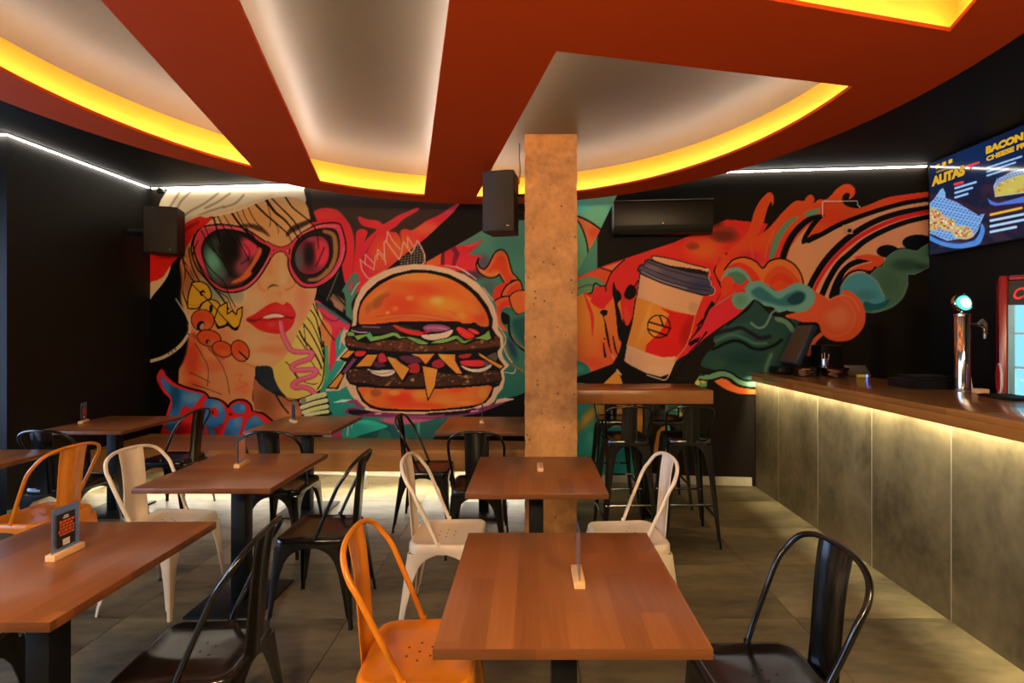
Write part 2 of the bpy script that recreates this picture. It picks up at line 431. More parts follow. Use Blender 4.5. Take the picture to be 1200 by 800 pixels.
    def speck(s, m, cols, n, r0, r1, alpha=0.8):
        if m is None: return
        x0, y0, x1, y1 = m[0] / s.ss + s.x0, m[1] / s.ss + s.y0, m[2] / s.ss + s.x0, m[3] / s.ss + s.y0
        for k in range(n):
            r = s.rng.uniform(r0, r1)
            s.blob(s.rng.uniform(x0, x1), s.rng.uniform(y0, y1), r * s.rng.uniform(1, 2), r, cols[k % len(cols)], alpha * s.rng.uniform(0.4, 1), m)
    def sample(s, px, py):
        X = np.clip((px - s.x0) * s.ss - 0.5, 0, s.w - 1.001); Y = np.clip((py - s.y0) * s.ss - 0.5, 0, s.h - 1.001)
        i, j = X.astype(int), Y.astype(int); fx, fy = (X - i)[..., None], (Y - j)[..., None]
        c = s.c
        return c[j, i] * (1 - fx) * (1 - fy) + c[j, i + 1] * fx * (1 - fy) + c[j + 1, i] * (1 - fx) * fy + c[j + 1, i + 1] * fx * fy

def paint_mural():
    p = Paint(140, 150, 1120, 640, 2, (34, 27, 20))
    K = (24, 16, 11)
    f, st, bl = p.fill, p.stroke, p.blob
    # ---------- far left: dark hair
    f([(140, 330), (185, 335), (222, 350), (236, 400), (232, 470), (200, 520), (140, 530)], (15, 17, 22), feather=6)
    for k in range(16):
        x = 182 + k * 3.2
        st([(x, 345 + k % 4 * 4), (x + 4, 380), (x + 10 + k % 3, 420), (x + 8, 455)], 1.2, (24, 32, 42), alpha=0.5, soft=0.6)
    # ---------- teal ground around the burger and behind
    f([(372, 395), (420, 380), (470, 470), (540, 485), (614, 462), (640, 470), (525, 500), (470, 520), (405, 522), (378, 520)], (46, 140, 124), smooth=False, grad=((400, 400), (440, 515), (30, 118, 104)))
    f([(566, 262), (700, 250), (700, 470), (614, 462), (575, 470), (560, 380), (532, 288)], (76, 128, 100), smooth=False, grad=((600, 270), (600, 460), (38, 100, 82)))
    # ---------- smoky dark top with red flames
    f([(360, 200), (560, 200), (545, 240), (500, 278), (440, 330), (365, 330)], (70, 52, 40), smooth=False)
    f([(362, 240), (364, 335), (391, 344), (425, 336), (470, 300), (531, 249), (520, 240), (470, 262), (420, 262)], (70, 46, 36), smooth=False, feather=2)
    red = (228, 48, 52)
    m = f([(362, 258), (368, 248), (380, 244), (394, 246), (403, 254), (411, 266), (415, 282), (416, 300), (417, 285), (418, 272), (424, 268.5), (430, 271), (429, 277), (425, 286), (432, 278), (440, 271), (441, 268), (434, 266.5), (424, 263), (420, 254), (430, 257), (443, 259), (449, 263), (458, 258), (468, 252), (478, 248), (488, 243.5), (491, 245), (482, 251), (472, 257), (464, 265), (456, 270), (460, 272), (465, 273), (469, 280), (469, 272), (474, 268.5), (482, 270), (490, 266), (500, 259), (515, 252), (540, 236), (531, 249), (516, 263), (500, 278), (470, 301), (440, 328), (425, 337), (413, 348), (400, 350), (391, 343), (398, 322), (400, 312), (370, 330), (362, 300)], red, feather=0.4)
    for x, y, rx, ry, c, a in [(470, 290, 26, 20, (226, 100, 40), .9), (500, 268, 24, 9, (222, 110, 56), .7), (445, 300, 16, 24, (226, 92, 40), .7), (428, 300, 8, 22, (190, 30, 60), .6), (462, 318, 14, 10, (200, 60, 40), .6), (380, 252, 20, 6, (236, 80, 70), .5), (440, 262, 18, 5, (200, 50, 44), .6), (530, 246, 18, 8, (150, 50, 60), .7)]:
        bl(x, y, rx, ry, c, a, m)
    for q in ([(416, 275), (415, 300), (413, 320)], [(470, 272), (470, 285)], [(441, 275), (432, 290), (424, 306)]):
        st(q, 1.4, (90, 30, 30), soft=0.6, alpha=0.8)
    f([(360, 190), (560, 190), (560, 232), (480, 238), (380, 236), (360, 230)], (70, 56, 44), feather=4, alpha=0.7)
    # black diagonal band
    f([(549, 226), (640, 190), (640, 236), (570, 267), (534, 288), (500, 307), (470, 320), (425, 340), (440, 326), (500, 278), (531, 249)], (36, 25, 16), smooth=False)
    # red / purple splash right of the band
    m = f([(496, 309), (534, 288), (545, 287), (566, 281), (556, 292), (548, 298), (566, 299), (561, 306), (557, 318), (548, 318), (520, 316), (500, 314)], (204, 40, 46), smooth=False, feather=0.8)
    f([(500, 307), (517, 297), (516, 310), (500, 312)], (222, 96, 40), smooth=False)
    f([(517, 297), (521, 295), (521, 310), (516, 310)], (110, 28, 44), smooth=False); f([(528, 291), (533, 288), (539, 297), (533, 312), (529, 311), (532, 297)], (120, 26, 46), smooth=False)
    bl(566, 312, 12, 16, (110, 60, 84), 0.7); bl(550, 322, 18, 8, (96, 30, 52), 0.8); bl(572, 338, 12, 12, (90, 84, 80), 0.6); bl(556, 283, 12, 4, (120, 110, 84), .6, rot=-.5)
    # orange tentacle and rings
    T = [(561, 302), (558, 310), (561, 318), (567, 323), (574, 325.5), (582, 324), (585, 321), (587, 325), (591, 331), (594, 333), (600, 329), (607, 327), (601, 320), (598, 311), (595, 300), (591, 294), (586, 292.5), (580, 296), (576, 303), (572, 311), (567, 315.5), (562, 313), (560, 307)]
    m = f(T, (222, 104, 42)); f([(585, 300), (592, 303), (596, 318), (602, 326), (594, 331), (588, 320), (580, 315), (572, 319), (580, 306)], (206, 62, 26), feather=1.0, clip=m); st(T + [T[0]], 1.7, K, closed=True)
    st([(563, 316), (572, 321.5), (582, 320.5), (585, 318.5)], 1.6, (236, 150, 70), soft=.3)
    m = f([(578, 352), (579, 340), (585, 333), (592, 331), (598, 330), (590, 342), (588, 347), (583, 349)], (200, 48, 24))
    m = f([(588, 347), (591, 338), (597, 332), (608, 328), (612, 339), (605, 342), (600, 347)], (214, 96, 42), line=1.7); f([(594, 345), (598, 337), (608, 332), (610, 338), (603, 341), (599, 346)], (200, 58, 26), feather=.6, clip=m)
    m = f([(580, 352), (585, 349), (598, 346.5), (604, 343), (614, 340), (630, 345), (630, 372), (606, 368), (601, 362), (594, 360), (588, 363), (586, 372), (589, 380), (595, 388), (586, 384), (582, 372), (582, 360)], (214, 88, 38)); f([(584, 360), (590, 353), (598, 353), (600, 358), (590, 360), (585, 370)], (196, 46, 22), feather=1, clip=m)
    st([(580, 352), (588, 348), (600, 346.5)], 1.7, K)
    m = f([(597, 348), (603, 342), (613, 340), (626, 345), (626, 362), (614, 366), (607, 368), (601, 362), (598, 354)], (218, 104, 42), line=1.4)
    bl(592, 371, 5, 9, K, 1, hard=1)
    f([(588, 364), (592, 360), (598, 360), (602, 364), (607, 369), (614, 366), (630, 366), (630, 436), (614, 434), (604, 420), (598, 405), (596, 390), (597, 380), (597, 370)], (52, 108, 86))
    f([(600, 375), (607, 373), (630, 370), (630, 410), (614, 404), (606, 394), (601, 384)], (34, 84, 72), feather=2)
    st([(596, 372), (597, 390), (603, 400), (612, 409), (624, 416)], 2.6, K); st([(600, 392), (606, 402), (616, 409)], 1.8, (150, 100, 60), soft=.4)
    st([(583, 385), (590, 396), (594, 412), (600, 426), (612, 434), (622, 440)], 2.2, (140, 92, 52), soft=.4); bl(600, 408, 5, 16, (30, 46, 70), .7, rot=-.4)
    # black wedge lower right of burger
    f([(535, 490), (565, 480), (590, 470), (640, 450), (700, 445), (700, 530), (515, 530)], (16, 13, 11), smooth=False)
    # lower teal shapes under the burger
    f([(398, 512), (420, 497), (470, 492), (525, 489), (520, 500), (500, 522), (402, 522)], (38, 92, 90), smooth=False, grad=((410, 500), (520, 515), (44, 100, 92)))
    f([(400, 505), (425, 492), (450, 497), (452, 501), (425, 509), (405, 516)], (46, 168, 140)); bl(450, 512, 8, 9, (50, 118, 92), .9, hard=1)
    st([(408, 500), (407, 510)], 1.5, (210, 220, 205)); st([(413, 496), (412, 501)], 1.2, (200, 215, 200)); f([(489, 488), (492, 488), (492, 512), (488, 512)], (56, 140, 116), smooth=False)
    f([(384, 492), (398, 500), (402, 512), (404, 522), (380, 522)], (160, 70, 100), smooth=False); f([(380, 500), (388, 505), (390, 522), (378, 522)], (190, 170, 150), smooth=False)
    f([(445, 492), (452, 490), (490, 488), (512, 486), (505, 492), (466, 498)], (160, 78, 100), feather=.5)
    # ---------- the strip of objects between glasses and burger
    f([(366, 335), (385, 326), (400, 310), (404, 330), (413, 350), (413, 380), (392, 372), (372, 350)], (34, 29, 24), smooth=False)
    f([(391, 343), (404, 352), (406, 364), (398, 360), (386, 350)], (112, 92, 64), smooth=False, feather=.4); f([(388, 348), (402, 358), (402, 366), (392, 360)], (150, 104, 76), smooth=False, feather=.8)
    st([(383, 352), (390, 335), (398, 315)], 1.2, (110, 100, 70)); st([(391, 343), (405, 358)], 1.3, K)
    m = f([(401, 340), (412, 322), (416, 319.5), (420, 322), (420, 332), (417, 345), (412, 356), (413, 374), (406, 371), (405, 352), (403, 343)], (74, 118, 96)); bl(411, 334, 3.2, 8, (176, 52, 80), .9, m, rot=.2)
    f([(366, 354), (372, 352), (385, 362), (400, 372), (410, 380), (406, 388), (398, 384), (386, 384), (376, 376), (369, 366)], (196, 50, 72)); st([(367, 355), (378, 359), (392, 368), (407, 379)], 3.2, (58, 110, 110), soft=.4); st([(370, 360), (382, 372), (392, 376), (398, 373)], 1.0, (80, 24, 40))
    st([(372, 345), (384, 356), (398, 366), (410, 376)], 4.0, (26, 22, 18)); bl(389, 366, 6, 4, (110, 80, 90), .5)
    f([(388, 384), (396, 384), (402, 380), (398, 390), (393, 398), (394, 420), (392, 426), (386, 437), (386, 415), (387, 400)], (196, 42, 62), smooth=False)
    f([(374, 374), (384, 378), (389, 386), (388, 400), (385, 428), (380, 420), (378, 400)], (214, 128, 66)); f([(380, 405), (384, 404), (386, 440), (380, 450), (380, 430)], (70, 140, 100), smooth=False)
    # ---------- yellow hair
    m = f([(366, 350), (356, 374), (346, 394), (336, 412), (325, 424), (317, 430), (322, 446), (331, 462), (344, 467), (352, 466), (366, 461), (376, 455), (380, 442), (381, 420), (378, 400), (374, 384), (378, 372), (370, 358)], (232, 204, 104))
    for q, w in [([(363, 362), (370, 372), (374, 388), (378, 406)], 1.6), ([(358, 370), (366, 380), (374, 398), (379, 415)], 1.3), ([(354, 377), (366, 394), (376, 414), (379, 424)], 1.6), ([(350, 386), (356, 398), (366, 410), (374, 424), (377, 432)], 2.0), ([(347, 392), (354, 402), (358, 408)], 1.3), ([(363, 420), (369, 430), (376, 440)], 1.1), ([(335, 424), (340, 429), (347, 441), (352, 448)], 1.2), ([(345, 436), (354, 446), (366, 450), (372, 449)], 1.0), ([(379, 400), (380, 425), (378, 445), (372, 456)], 1.6), ([(366, 352), (371, 366), (384, 388), (392, 398)], 1.4), ([(370, 356), (376, 376), (390, 396)], 1.2), ([(356, 382), (358, 400), (360, 409)], 1.0)]:
        st(q, w, K)
    # ---------- neck, shoulder
    m = f([(214, 392), (240, 385), (300, 395), (300, 432), (297, 450), (297, 472), (315, 482), (335, 492), (300, 520), (217, 520)], (192, 122, 80), grad=((225, 440), (290, 440), (200, 134, 92)))
    bl(225, 420, 14, 34, (176, 56, 32), .9, m); bl(248, 428, 20, 10, (200, 78, 48), .5, m); bl(228, 452, 16, 10, (170, 60, 36), .7, m); bl(285, 455, 12, 10, (206, 112, 72), .6, m)
    for q in ([(228, 402), (238, 418), (244, 432), (243, 452)], [(244, 408), (258, 424), (266, 444), (269, 462)], [(222, 436), (235, 442), (246, 448)], [(226, 450), (244, 456), (260, 462)], [(258, 380), (264, 390), (264, 402)], [(268, 382), (276, 398)]): st(q, 0.9, (70, 40, 28), alpha=.9)
    st([(276, 440), (284, 438), (280, 446), (290, 450), (276, 456)], 1.4, (216, 96, 60), alpha=.7, soft=.5)
    m = f([(297, 446), (306, 450), (322, 462), (345, 468), (352, 476), (352, 490), (330, 505), (306, 505), (298, 480)], (150, 92, 62)); bl(310, 470, 14, 18, (120, 66, 42), .6, m); bl(338, 484, 16, 10, (184, 116, 84), .7, m)
    st([(323, 462), (330, 474), (338, 484)], 1.8, K); st([(331, 464), (338, 469), (346, 470)], 1.2, (60, 40, 30)); bl(303, 488, 6, 8, (206, 164, 124), .9, m)
    # ---------- face
    face = [(246, 258), (270, 248), (295, 238), (320, 230), (345, 230), (358, 236), (362, 250), (366, 275), (372, 310), (372, 332), (368, 352), (360, 370), (352, 384), (345, 398), (338, 412), (330, 422), (318, 429.5), (304, 429), (288, 424), (270, 414), (250, 400), (226, 385), (214, 360), (206, 330), (214, 300), (226, 276)]
    m = f(face, (212, 158, 108))
    for x, y, rx, ry, c, a in [(240, 300, 26, 40, (150, 84, 42), .9), (222, 330, 16, 30, (140, 84, 50), .9), (255, 340, 34, 20, (132, 134, 112), .95), (280, 348, 14, 12, (140, 142, 118), .7), (300, 255, 50, 20, (206, 140, 80), .9), (345, 250, 18, 16, (222, 166, 98), .8), (318, 275, 14, 20, (214, 160, 100), .8), (300, 360, 16, 24, (208, 170, 128), .8), (355, 352, 12, 20, (196, 120, 84), .8), (320, 410, 22, 9, (196, 108, 74), .6), (306, 420, 24, 9, (202, 164, 122), .8), (296, 398, 14, 12, (200, 162, 124), .6), (250, 395, 30, 18, (196, 120, 82), .9), (352, 370, 8, 16, (190, 120, 86), .6), (240, 378, 16, 14, (190, 90, 56), .6)]:
        bl(x, y, rx, ry, c, a, m)
    st([(234, 392), (250, 402), (268, 414), (284, 424), (300, 430), (316, 431)], 2.0, (150, 90, 60), soft=.8, alpha=.7)
    # nose
    m2 = f([(320, 300), (330, 290), (337, 298), (342, 312), (346, 324), (343, 336), (334, 339), (322, 335), (312, 338), (305, 332), (308, 322), (316, 318)], (222, 168, 112), feather=1.2)
    bl(332, 322, 9, 12, (232, 186, 134), .7, m2); bl(338, 302, 4, 14, (206, 128, 72), .7, m2); bl(311, 329, 6, 6, (216, 168, 120), .7); bl(316, 318, 6, 5, (190, 124, 70), .6); bl(340, 330, 5, 8, (212, 140, 88), .5)
    st([(314, 338), (317, 335), (322, 334), (327, 335.5)], [1.5, 3, 1], (92, 66, 46), soft=.6); st([(302, 332), (305, 339), (312, 341)], 1.4, (176, 116, 74), soft=.8); st([(327, 338), (328, 350), (331, 355)], 2.2, (180, 122, 86), soft=1.2, alpha=.8); bl(333, 347, 3, 8, (216, 166, 130), .6)
    st([(346, 324), (345, 333), (340, 338), (334, 339.5)], 1.8, (156, 84, 48), soft=.6)
    st([(339, 300), (343, 312), (346.5, 324)], 1.6, (170, 96, 52), soft=.7, alpha=.8); st([(304, 322), (302.5, 330), (306, 338), (314, 340)], 2.0, (166, 104, 62), soft=1.0, alpha=.9)
    bl(326, 344, 12, 4, (160, 104, 70), .55); bl(330, 312, 4, 16, (238, 196, 146), .6); bl(331, 330, 5, 4, (242, 206, 164), .6); bl(352, 340, 8, 10, (186, 112, 72), .5, m); bl(316, 306, 5, 12, (182, 116, 64), .6)
    bl(296, 346, 10, 10, (222, 182, 140), .6, m); bl(310, 398, 16, 6, (222, 176, 134), .5, m); bl(322, 396, 12, 4, (176, 104, 72), .5, m)
    # lips
    m2 = f([(288, 374), (298, 368), (308, 361), (316, 356), (323, 354), (328, 355.5), (332, 357), (336, 354), (341, 357), (345, 363), (347, 369), (345.5, 372.5), (344.5, 378), (340, 385), (333, 390), (324, 391), (313, 389.5), (303, 386), (296, 381)], (200, 36, 40))
    bl(330, 362, 16, 6, (214, 62, 58), .7, m2); bl(320, 383, 14, 6, (214, 48, 50), .8, m2); bl(318, 380, 6, 4, (226, 92, 84), .6, m2); bl(296, 376, 8, 4, (130, 30, 30), .7, m2); bl(340, 376, 7, 10, (168, 30, 36), .5, m2)
    st([(290, 375), (300, 375), (309, 371.5), (318, 367.5), (330, 368.5), (338, 372), (345, 372)], 1.6, (96, 22, 24), soft=.4)
    f([(308, 372), (314, 369), (322, 367.6), (330, 368.8), (333, 371), (324, 371.6), (313, 373)], (222, 204, 186)); f([(302, 375), (312, 373.4), (324, 372.2), (336, 372.4), (330, 374), (314, 375.5)], (140, 20, 26), alpha=.8)
    # ---------- brow, forehead hair
    st([(284, 264), (296, 265), (308, 270), (316, 277)], [3, 7, 2], (90, 52, 36), soft=1.4); st([(336, 276), (341, 270), (352, 264), (366, 258)], [3, 8, 5], (78, 48, 36), soft=1.2)
    # ---------- sunglasses
    PK = (208, 58, 78)
    L1 = [(226.5, 288), (229, 275), (236, 267), (248, 263.5), (262, 263), (280, 265.5), (293, 271), (305, 279), (314, 285), (320, 288), (321, 293), (318, 301), (312, 312), (305, 323), (296, 333), (285, 340), (272, 342.5), (260, 341), (250, 335), (240, 323), (232, 308)]
    R1 = [(338, 302), (340, 290), (345, 281), (355, 272), (370, 264), (385, 261), (397, 262), (401, 268), (405, 284), (404.5, 298), (398, 314), (390, 325), (378, 333.5), (366, 337), (353, 335), (343, 325), (338, 313)]
    for Q in (L1, R1): f(Q, PK, line=1.8)
    st([(313, 285.5), (321, 290), (330, 292), (339, 289), (347, 281)], 5.2, PK); st([(313, 282.5), (321, 287), (330, 289.2), (339, 286), (346, 279)], 1.0, K); st([(318, 300), (322, 294.5), (328, 292.8), (334, 294), (339, 301)], 3.4, (196, 52, 62)); st([(319, 301), (323, 296.5), (329, 294.6), (334, 297), (338, 304)], 1.0, K)
    st([(237, 267.5), (262, 266), (284, 269.5)], 1.5, (236, 120, 130), soft=.5); st([(232, 300), (240, 318), (252, 332)], 1.6, (226, 92, 108), soft=.5); st([(286, 338), (300, 326), (316, 300)], 1.6, (232, 116, 132), soft=.4); st([(352, 275), (372, 265.5), (394, 265)], 1.8, (230, 116, 112), soft=.5); st([(403, 290), (399, 308), (388, 324)], 1.6, (220, 104, 128), soft=.5)
    L2 = [(236, 292), (240, 281), (249, 272), (262, 268.5), (280, 270.5), (292, 275.5), (304, 283.5), (315.5, 290), (315, 297), (308, 311), (300, 322.5), (290, 332), (278, 337), (265, 338), (254, 333), (245, 322), (239, 306)]
    m = f(L2, (44, 36, 32), line=1.2)
    bl(250, 308, 12, 26, (96, 160, 142), .95, m, rot=-.35); bl(258, 322, 12, 14, (84, 104, 92), .7, m); bl(292, 290, 16, 16, (214, 56, 84), .95, m); bl(284, 312, 12, 16, (150, 66, 84), .85, m); bl(270, 290, 14, 20, (34, 28, 26), .95, m); bl(270, 330, 20, 7, (96, 58, 70), .8, m); bl(252, 284, 8, 8, (66, 78, 72), .8, m)
    st([(306, 288), (304, 298), (296, 313), (286, 325), (272, 331)], [3, 7, 7, 2], (206, 98, 42), soft=1.0, clip=m); st([(266, 270), (284, 274), (302, 285), (310, 292), (306, 303), (296, 318)], [2, 5, 6, 4], (30, 28, 22), soft=.8, clip=m); st([(314, 292), (308, 308), (298, 322), (286, 332)], 3.0, (34, 26, 24), soft=.6, clip=m)
    st([(286, 286), (292, 294), (291, 303), (282, 309)], 1.2, (60, 20, 34), soft=.4, clip=m)
    R2 = [(341.5, 303), (344, 290), (351, 279), (364, 271), (380, 267.5), (393, 269.5), (397.5, 282), (397, 299), (390, 315), (380, 325), (368, 332), (356, 330.5), (347, 321), (342, 311)]
    m = f(R2, (52, 38, 30), line=1.2)
    st([(380, 271), (391, 276), (393, 296), (387, 314), (374, 326), (362, 328)], [4, 6, 6, 3], (146, 98, 48), soft=.6, clip=m); st([(388, 278), (390, 298), (384, 314)], 1.2, (60, 36, 20), clip=m)
    m2 = f([(345, 303), (348, 290), (356, 281), (367, 276), (378, 277), (385, 285), (386, 300), (381, 312), (372, 320), (360, 322), (350, 317)], (120, 40, 50), line=1.2)
    bl(376, 296, 12, 20, (206, 48, 64), .95, m2); bl(362, 298, 9, 18, (40, 28, 26), .9, m2); bl(350, 304, 7, 16, (84, 104, 102), .8, m2); st([(380, 290), (374, 304), (370, 312)], 2, (96, 26, 40), soft=.8, clip=m2); bl(365, 280, 8, 4, (170, 60, 66), .6, m2)
    for q, w in [([(298, 238), (310, 250), (324, 262), (337, 274), (342, 284)], [2.4, 2, .8]), ([(312, 234), (322, 248), (334, 258), (345, 272), (352, 284)], [3.6, 2.4, .8]), ([(318, 232), (330, 244), (342, 256), (349, 266), (356, 280)], [1.6, 2, .8]), ([(334, 230), (342, 242), (354, 252), (364, 260), (370, 268)], [2.2, 1.6, .8]), ([(290, 241), (296, 254), (302, 262), (308, 268)], 1.0), ([(284, 244), (288, 256), (296, 266)], .9), ([(277, 247), (285, 262), (298, 278), (302, 290)], 1.0), ([(313, 238), (317, 254), (316, 266)], .8), ([(320, 258), (326, 268), (326, 274)], .7), ([(255, 253), (262, 266), (276, 284)], 1.5), ([(250, 254), (254, 268), (258, 284)], 2.0), ([(236, 270), (246, 288), (260, 304), (270, 322)], 1.4), ([(366, 262), (372, 276), (373, 292)], .9), ([(272, 250), (282, 264), (300, 282)], 2.6), ([(240, 265), (250, 290), (256, 300)], 1.2), ([(262, 252), (272, 268), (284, 290), (292, 305)], 1.0)]:
        st(q, w, K)
    for q, w in [([(228, 275), (224, 292), (230, 312), (244, 330), (258, 346), (268, 362)], 1.8), ([(218, 288), (214, 306), (222, 322), (238, 345), (252, 362), (266, 378)], 1.6), ([(210, 300), (208, 330), (206, 350)], 2.4), ([(222, 282), (214, 300), (222, 316), (229, 330)], 1.4), ([(240, 278), (238, 300), (248, 316), (262, 330), (268, 345), (276, 360)], 1.0), ([(252, 340), (266, 348), (272, 362), (280, 372)], .9), ([(232, 282), (226, 300), (233, 318)], 1.2)]:
        st(q, w, (26, 20, 18))
    bl(214, 318, 5, 18, (186, 92, 44), .7); bl(222, 304, 4, 12, (190, 104, 60), .6); f([(200, 316), (206, 312), (206, 350), (200, 352), (192, 338)], (30, 24, 20), feather=1)
    f([(196, 322), (203, 309), (210, 306), (213, 330), (212, 350), (217, 370), (221, 390), (216, 420), (204, 434), (188, 410), (186, 350)], (17, 18, 23), feather=1.2)
    for q, w in [([(207, 305), (211, 325), (209, 345), (214, 362)], 1.6), ([(214, 298), (217, 320), (214, 340), (219, 356)], 1.4), ([(221, 290), (225, 312), (236, 334), (246, 352)], 1.4), ([(226, 284), (231, 304), (244, 324), (252, 332)], 1.2)]: st(q, w, (26, 20, 18))
    st([(212, 312), (215, 328), (213, 342)], 2.2, (150, 84, 44), soft=.6); st([(219, 300), (222, 318), (230, 330)], 2.0, (170, 96, 54), soft=.6)
    # dark strip at the hat's right end
    f([(355, 214), (362, 214), (366, 244), (372, 260), (364.5, 260), (362, 246), (358, 238)], (52, 42, 32), smooth=False)
    # ---------- hat
    m = f([(186, 246), (188, 236), (194, 226), (203, 214), (215, 205), (355, 205), (356, 222), (358.5, 236), (350, 232.5), (338, 230.5), (325, 231), (310, 234.5), (290, 243), (270, 250), (250, 254), (240, 255), (232, 254), (222, 260), (212, 266), (203, 270), (186, 262)], (206, 188, 158))
    for q in ([(214, 220), (206, 232), (198, 244)], [(224, 224), (212, 236), (206, 248)], [(256, 226), (240, 238), (222, 248), (210, 258)], [(270, 226), (256, 236), (240, 244)], [(286, 228), (276, 238), (262, 243)], [(232, 253), (244, 248), (262, 242)]): st(q, 2.6, (112, 92, 70), soft=1.0, alpha=.9, clip=m)
    st([(204, 267), (222, 257), (250, 251), (286, 241), (320, 229)], 3, (226, 166, 116), soft=1.5, alpha=.7, clip=m)
    m = f([(170, 300), (186, 276), (203, 269), (214, 263), (232, 254), (242, 255), (249, 253), (243, 262), (230, 271), (222, 284), (214, 296), (204, 306), (194, 320), (185, 328), (174, 334), (165, 330)], (196, 24, 18), smooth=True)
    st([(204, 282), (216, 270), (232, 260)], 5, (120, 14, 14), soft=1.5, alpha=.8, clip=m); st([(186, 300), (200, 300), (210, 290)], 6, (140, 14, 12), soft=2, alpha=.7, clip=m)
    f([(200, 311), (192, 323), (184, 328.5), (176, 332), (174, 352), (180, 345), (190, 333), (197, 322)], (206, 170, 130))
    # ---------- BOW letters
    Y = (246, 188, 50)
    f([(226, 331), (235, 330), (243, 334), (247, 342), (247, 349), (240, 353), (236, 356), (232, 361), (222, 361.5), (219.5, 357), (221, 345), (224, 335)], Y, line=1.6); bl(237, 343, 3, 3.6, K, 1, hard=1, rot=.5); bl(238, 344, 1.6, 1.8, (190, 150, 90), 1, hard=1); st([(221, 356), (230, 358), (236, 355)], .8, (180, 90, 30))
    f([(234, 362), (238, 355), (246, 351), (254, 353), (258, 359), (257, 370), (252, 376), (246, 372), (242, 364), (236, 364)], Y, line=1.5); bl(247, 361, 2.2, 4.4, K, 1, hard=1)
    f([(251, 374), (256, 360), (259, 358), (266, 354), (266.5, 368), (272, 364), (277, 369), (278, 363), (284, 359.5), (283.5, 370), (280, 382), (275, 385), (270, 381), (267, 377), (264, 381), (257, 383), (254, 380)], Y, smooth=False, line=1.5)
    f([(252, 378), (257, 383), (264, 381), (266, 378), (270, 382), (276, 385), (281, 380), (278, 387), (272, 386), (267, 382), (262, 384), (255, 385)], K); st([(224, 332), (244, 352), (262, 372), (268, 378)], 1.3, K)
    # orange bubble letters
    O = (238, 94, 48)
    for cx, cy, rx, ry, rt in [(237.5, 375, 13.5, 12.5, 0.2), (245, 396, 14, 9.5, .2), (260.5, 409, 12, 9, .35), (281.5, 411, 10, 13, -.5)]:
        n = 20; pts = [(cx + rx * math.cos(a) * math.cos(rt) - ry * math.sin(a) * math.sin(rt), cy + rx * math.cos(a) * math.sin(rt) + ry * math.sin(a) * math.cos(rt)) for a in [2 * math.pi * k / n for k in range(n)]]
        m = f(pts, O, line=1.2); bl(cx + 2, cy + ry * .5, rx * .8, ry * .5, (190, 110, 70), .5, m); bl(cx - 3, cy - ry * .4, rx * .6, ry * .5, (236, 78, 36), .6, m)
    bl(235, 381, 4.4, 5.6, K, 1, hard=1, rot=.5); bl(236.5, 382, 2.4, 3.8, (170, 120, 80), 1, hard=1, rot=.5); bl(243.5, 400, 2.8, 2.8, K, 1, hard=1); bl(244.5, 401, 1.5, 2, (150, 110, 80), 1, hard=1); st([(280.5, 412), (289, 420)], 2.2, (50, 28, 20))
    st([(226, 392), (240, 402), (252, 412), (262, 420)], 5, (140, 52, 34), soft=1.5, alpha=.7)
    # hoop
    st([(206, 350), (214, 362), (221, 374), (222.5, 386), (218, 396), (211, 405), (201, 413), (190, 419), (177, 423)], [1.2, 2, 3.4, 4, 4, 3.8], (176, 156, 134)); 
    for a_, b_ in [((198, 415), (196, 411)), ((202, 413), (200, 409)), ((206, 410), (204, 406)), ((222, 392), (218, 389))]: st([a_, b_], 1.2, (60, 50, 44))
    # ---------- straw and hand
    S = [(329, 378), (331, 390), (336, 402), (342, 410.5), (352, 412.5), (362, 412), (366, 415), (362, 420.5), (350, 424.5), (342.5, 429), (345, 433.5), (354, 433.5), (366, 433), (371, 435), (366, 440.5), (352, 445), (343.5, 450), (346, 454), (355, 453.5), (364, 456.5), (371, 464)]
    st(S, 6.6, (130, 44, 70)); st(S, 5.2, (196, 84, 112)); st([(x - .8, y - .8) for x, y in S], 1.6, (220, 122, 140), soft=.4)
    f([(350, 471), (354, 466.5), (364, 464), (378, 459), (383, 461), (384, 467), (386, 473), (386, 480), (388, 486), (360, 490), (356, 484), (352, 478)], (40, 38, 30))
    for (a_, b_), w, c in [(((354, 470), (380, 462)), 6, (176, 178, 136)), (((354, 477), (382, 469)), 5, (190, 190, 166)), (((356, 483), (383, 476)), 5, (182, 184, 130)), (((358, 487), (384, 482)), 4, (186, 190, 170))]:
        st([a_, ((a_[0] + b_[0]) / 2, (a_[1] + b_[1]) / 2 - .6), b_], w, c); st([(a_[0] + 8, a_[1] - 2), (b_[0], b_[1])], w * .4, (168, 176, 90), soft=.4)
    f([(352, 468), (357, 465), (359, 472), (354, 474)], (110, 106, 100), alpha=.7)
    # chin-side dark blue hair
    m = f([(299, 432), (303, 429), (318, 430), (322, 444), (328, 456), (335, 464.5), (326, 463), (312, 456), (301, 446)], (38, 46, 62))
    for k in range(7): st([(302 + k * 2.6, 431), (306 + k * 2.8, 445), (318 + k * 2.2, 458)], .8, (70, 82, 98), alpha=.6, clip=m)
    # ---------- TRIP letters
    S1 = [(189.5, 432), (196, 441), (207, 450), (222, 456), (238, 460), (243, 464.5), (244, 466.5), (255, 468.5), (263, 473), (267, 478), (271, 473), (278, 469.5), (287, 470), (293, 475), (296, 483), (307, 485), (314, 490), (320, 495), (330, 502), (330, 525), (190, 525), (188, 508), (193, 492), (197, 478), (199.5, 468), (192, 460), (186, 450), (183.5, 441)]
    st(S1 + [S1[0]], 4.5, (18, 12, 14), closed=True); f(S1, (190, 36, 44))
    B1, B2 = (46, 106, 182), (98, 148, 200)
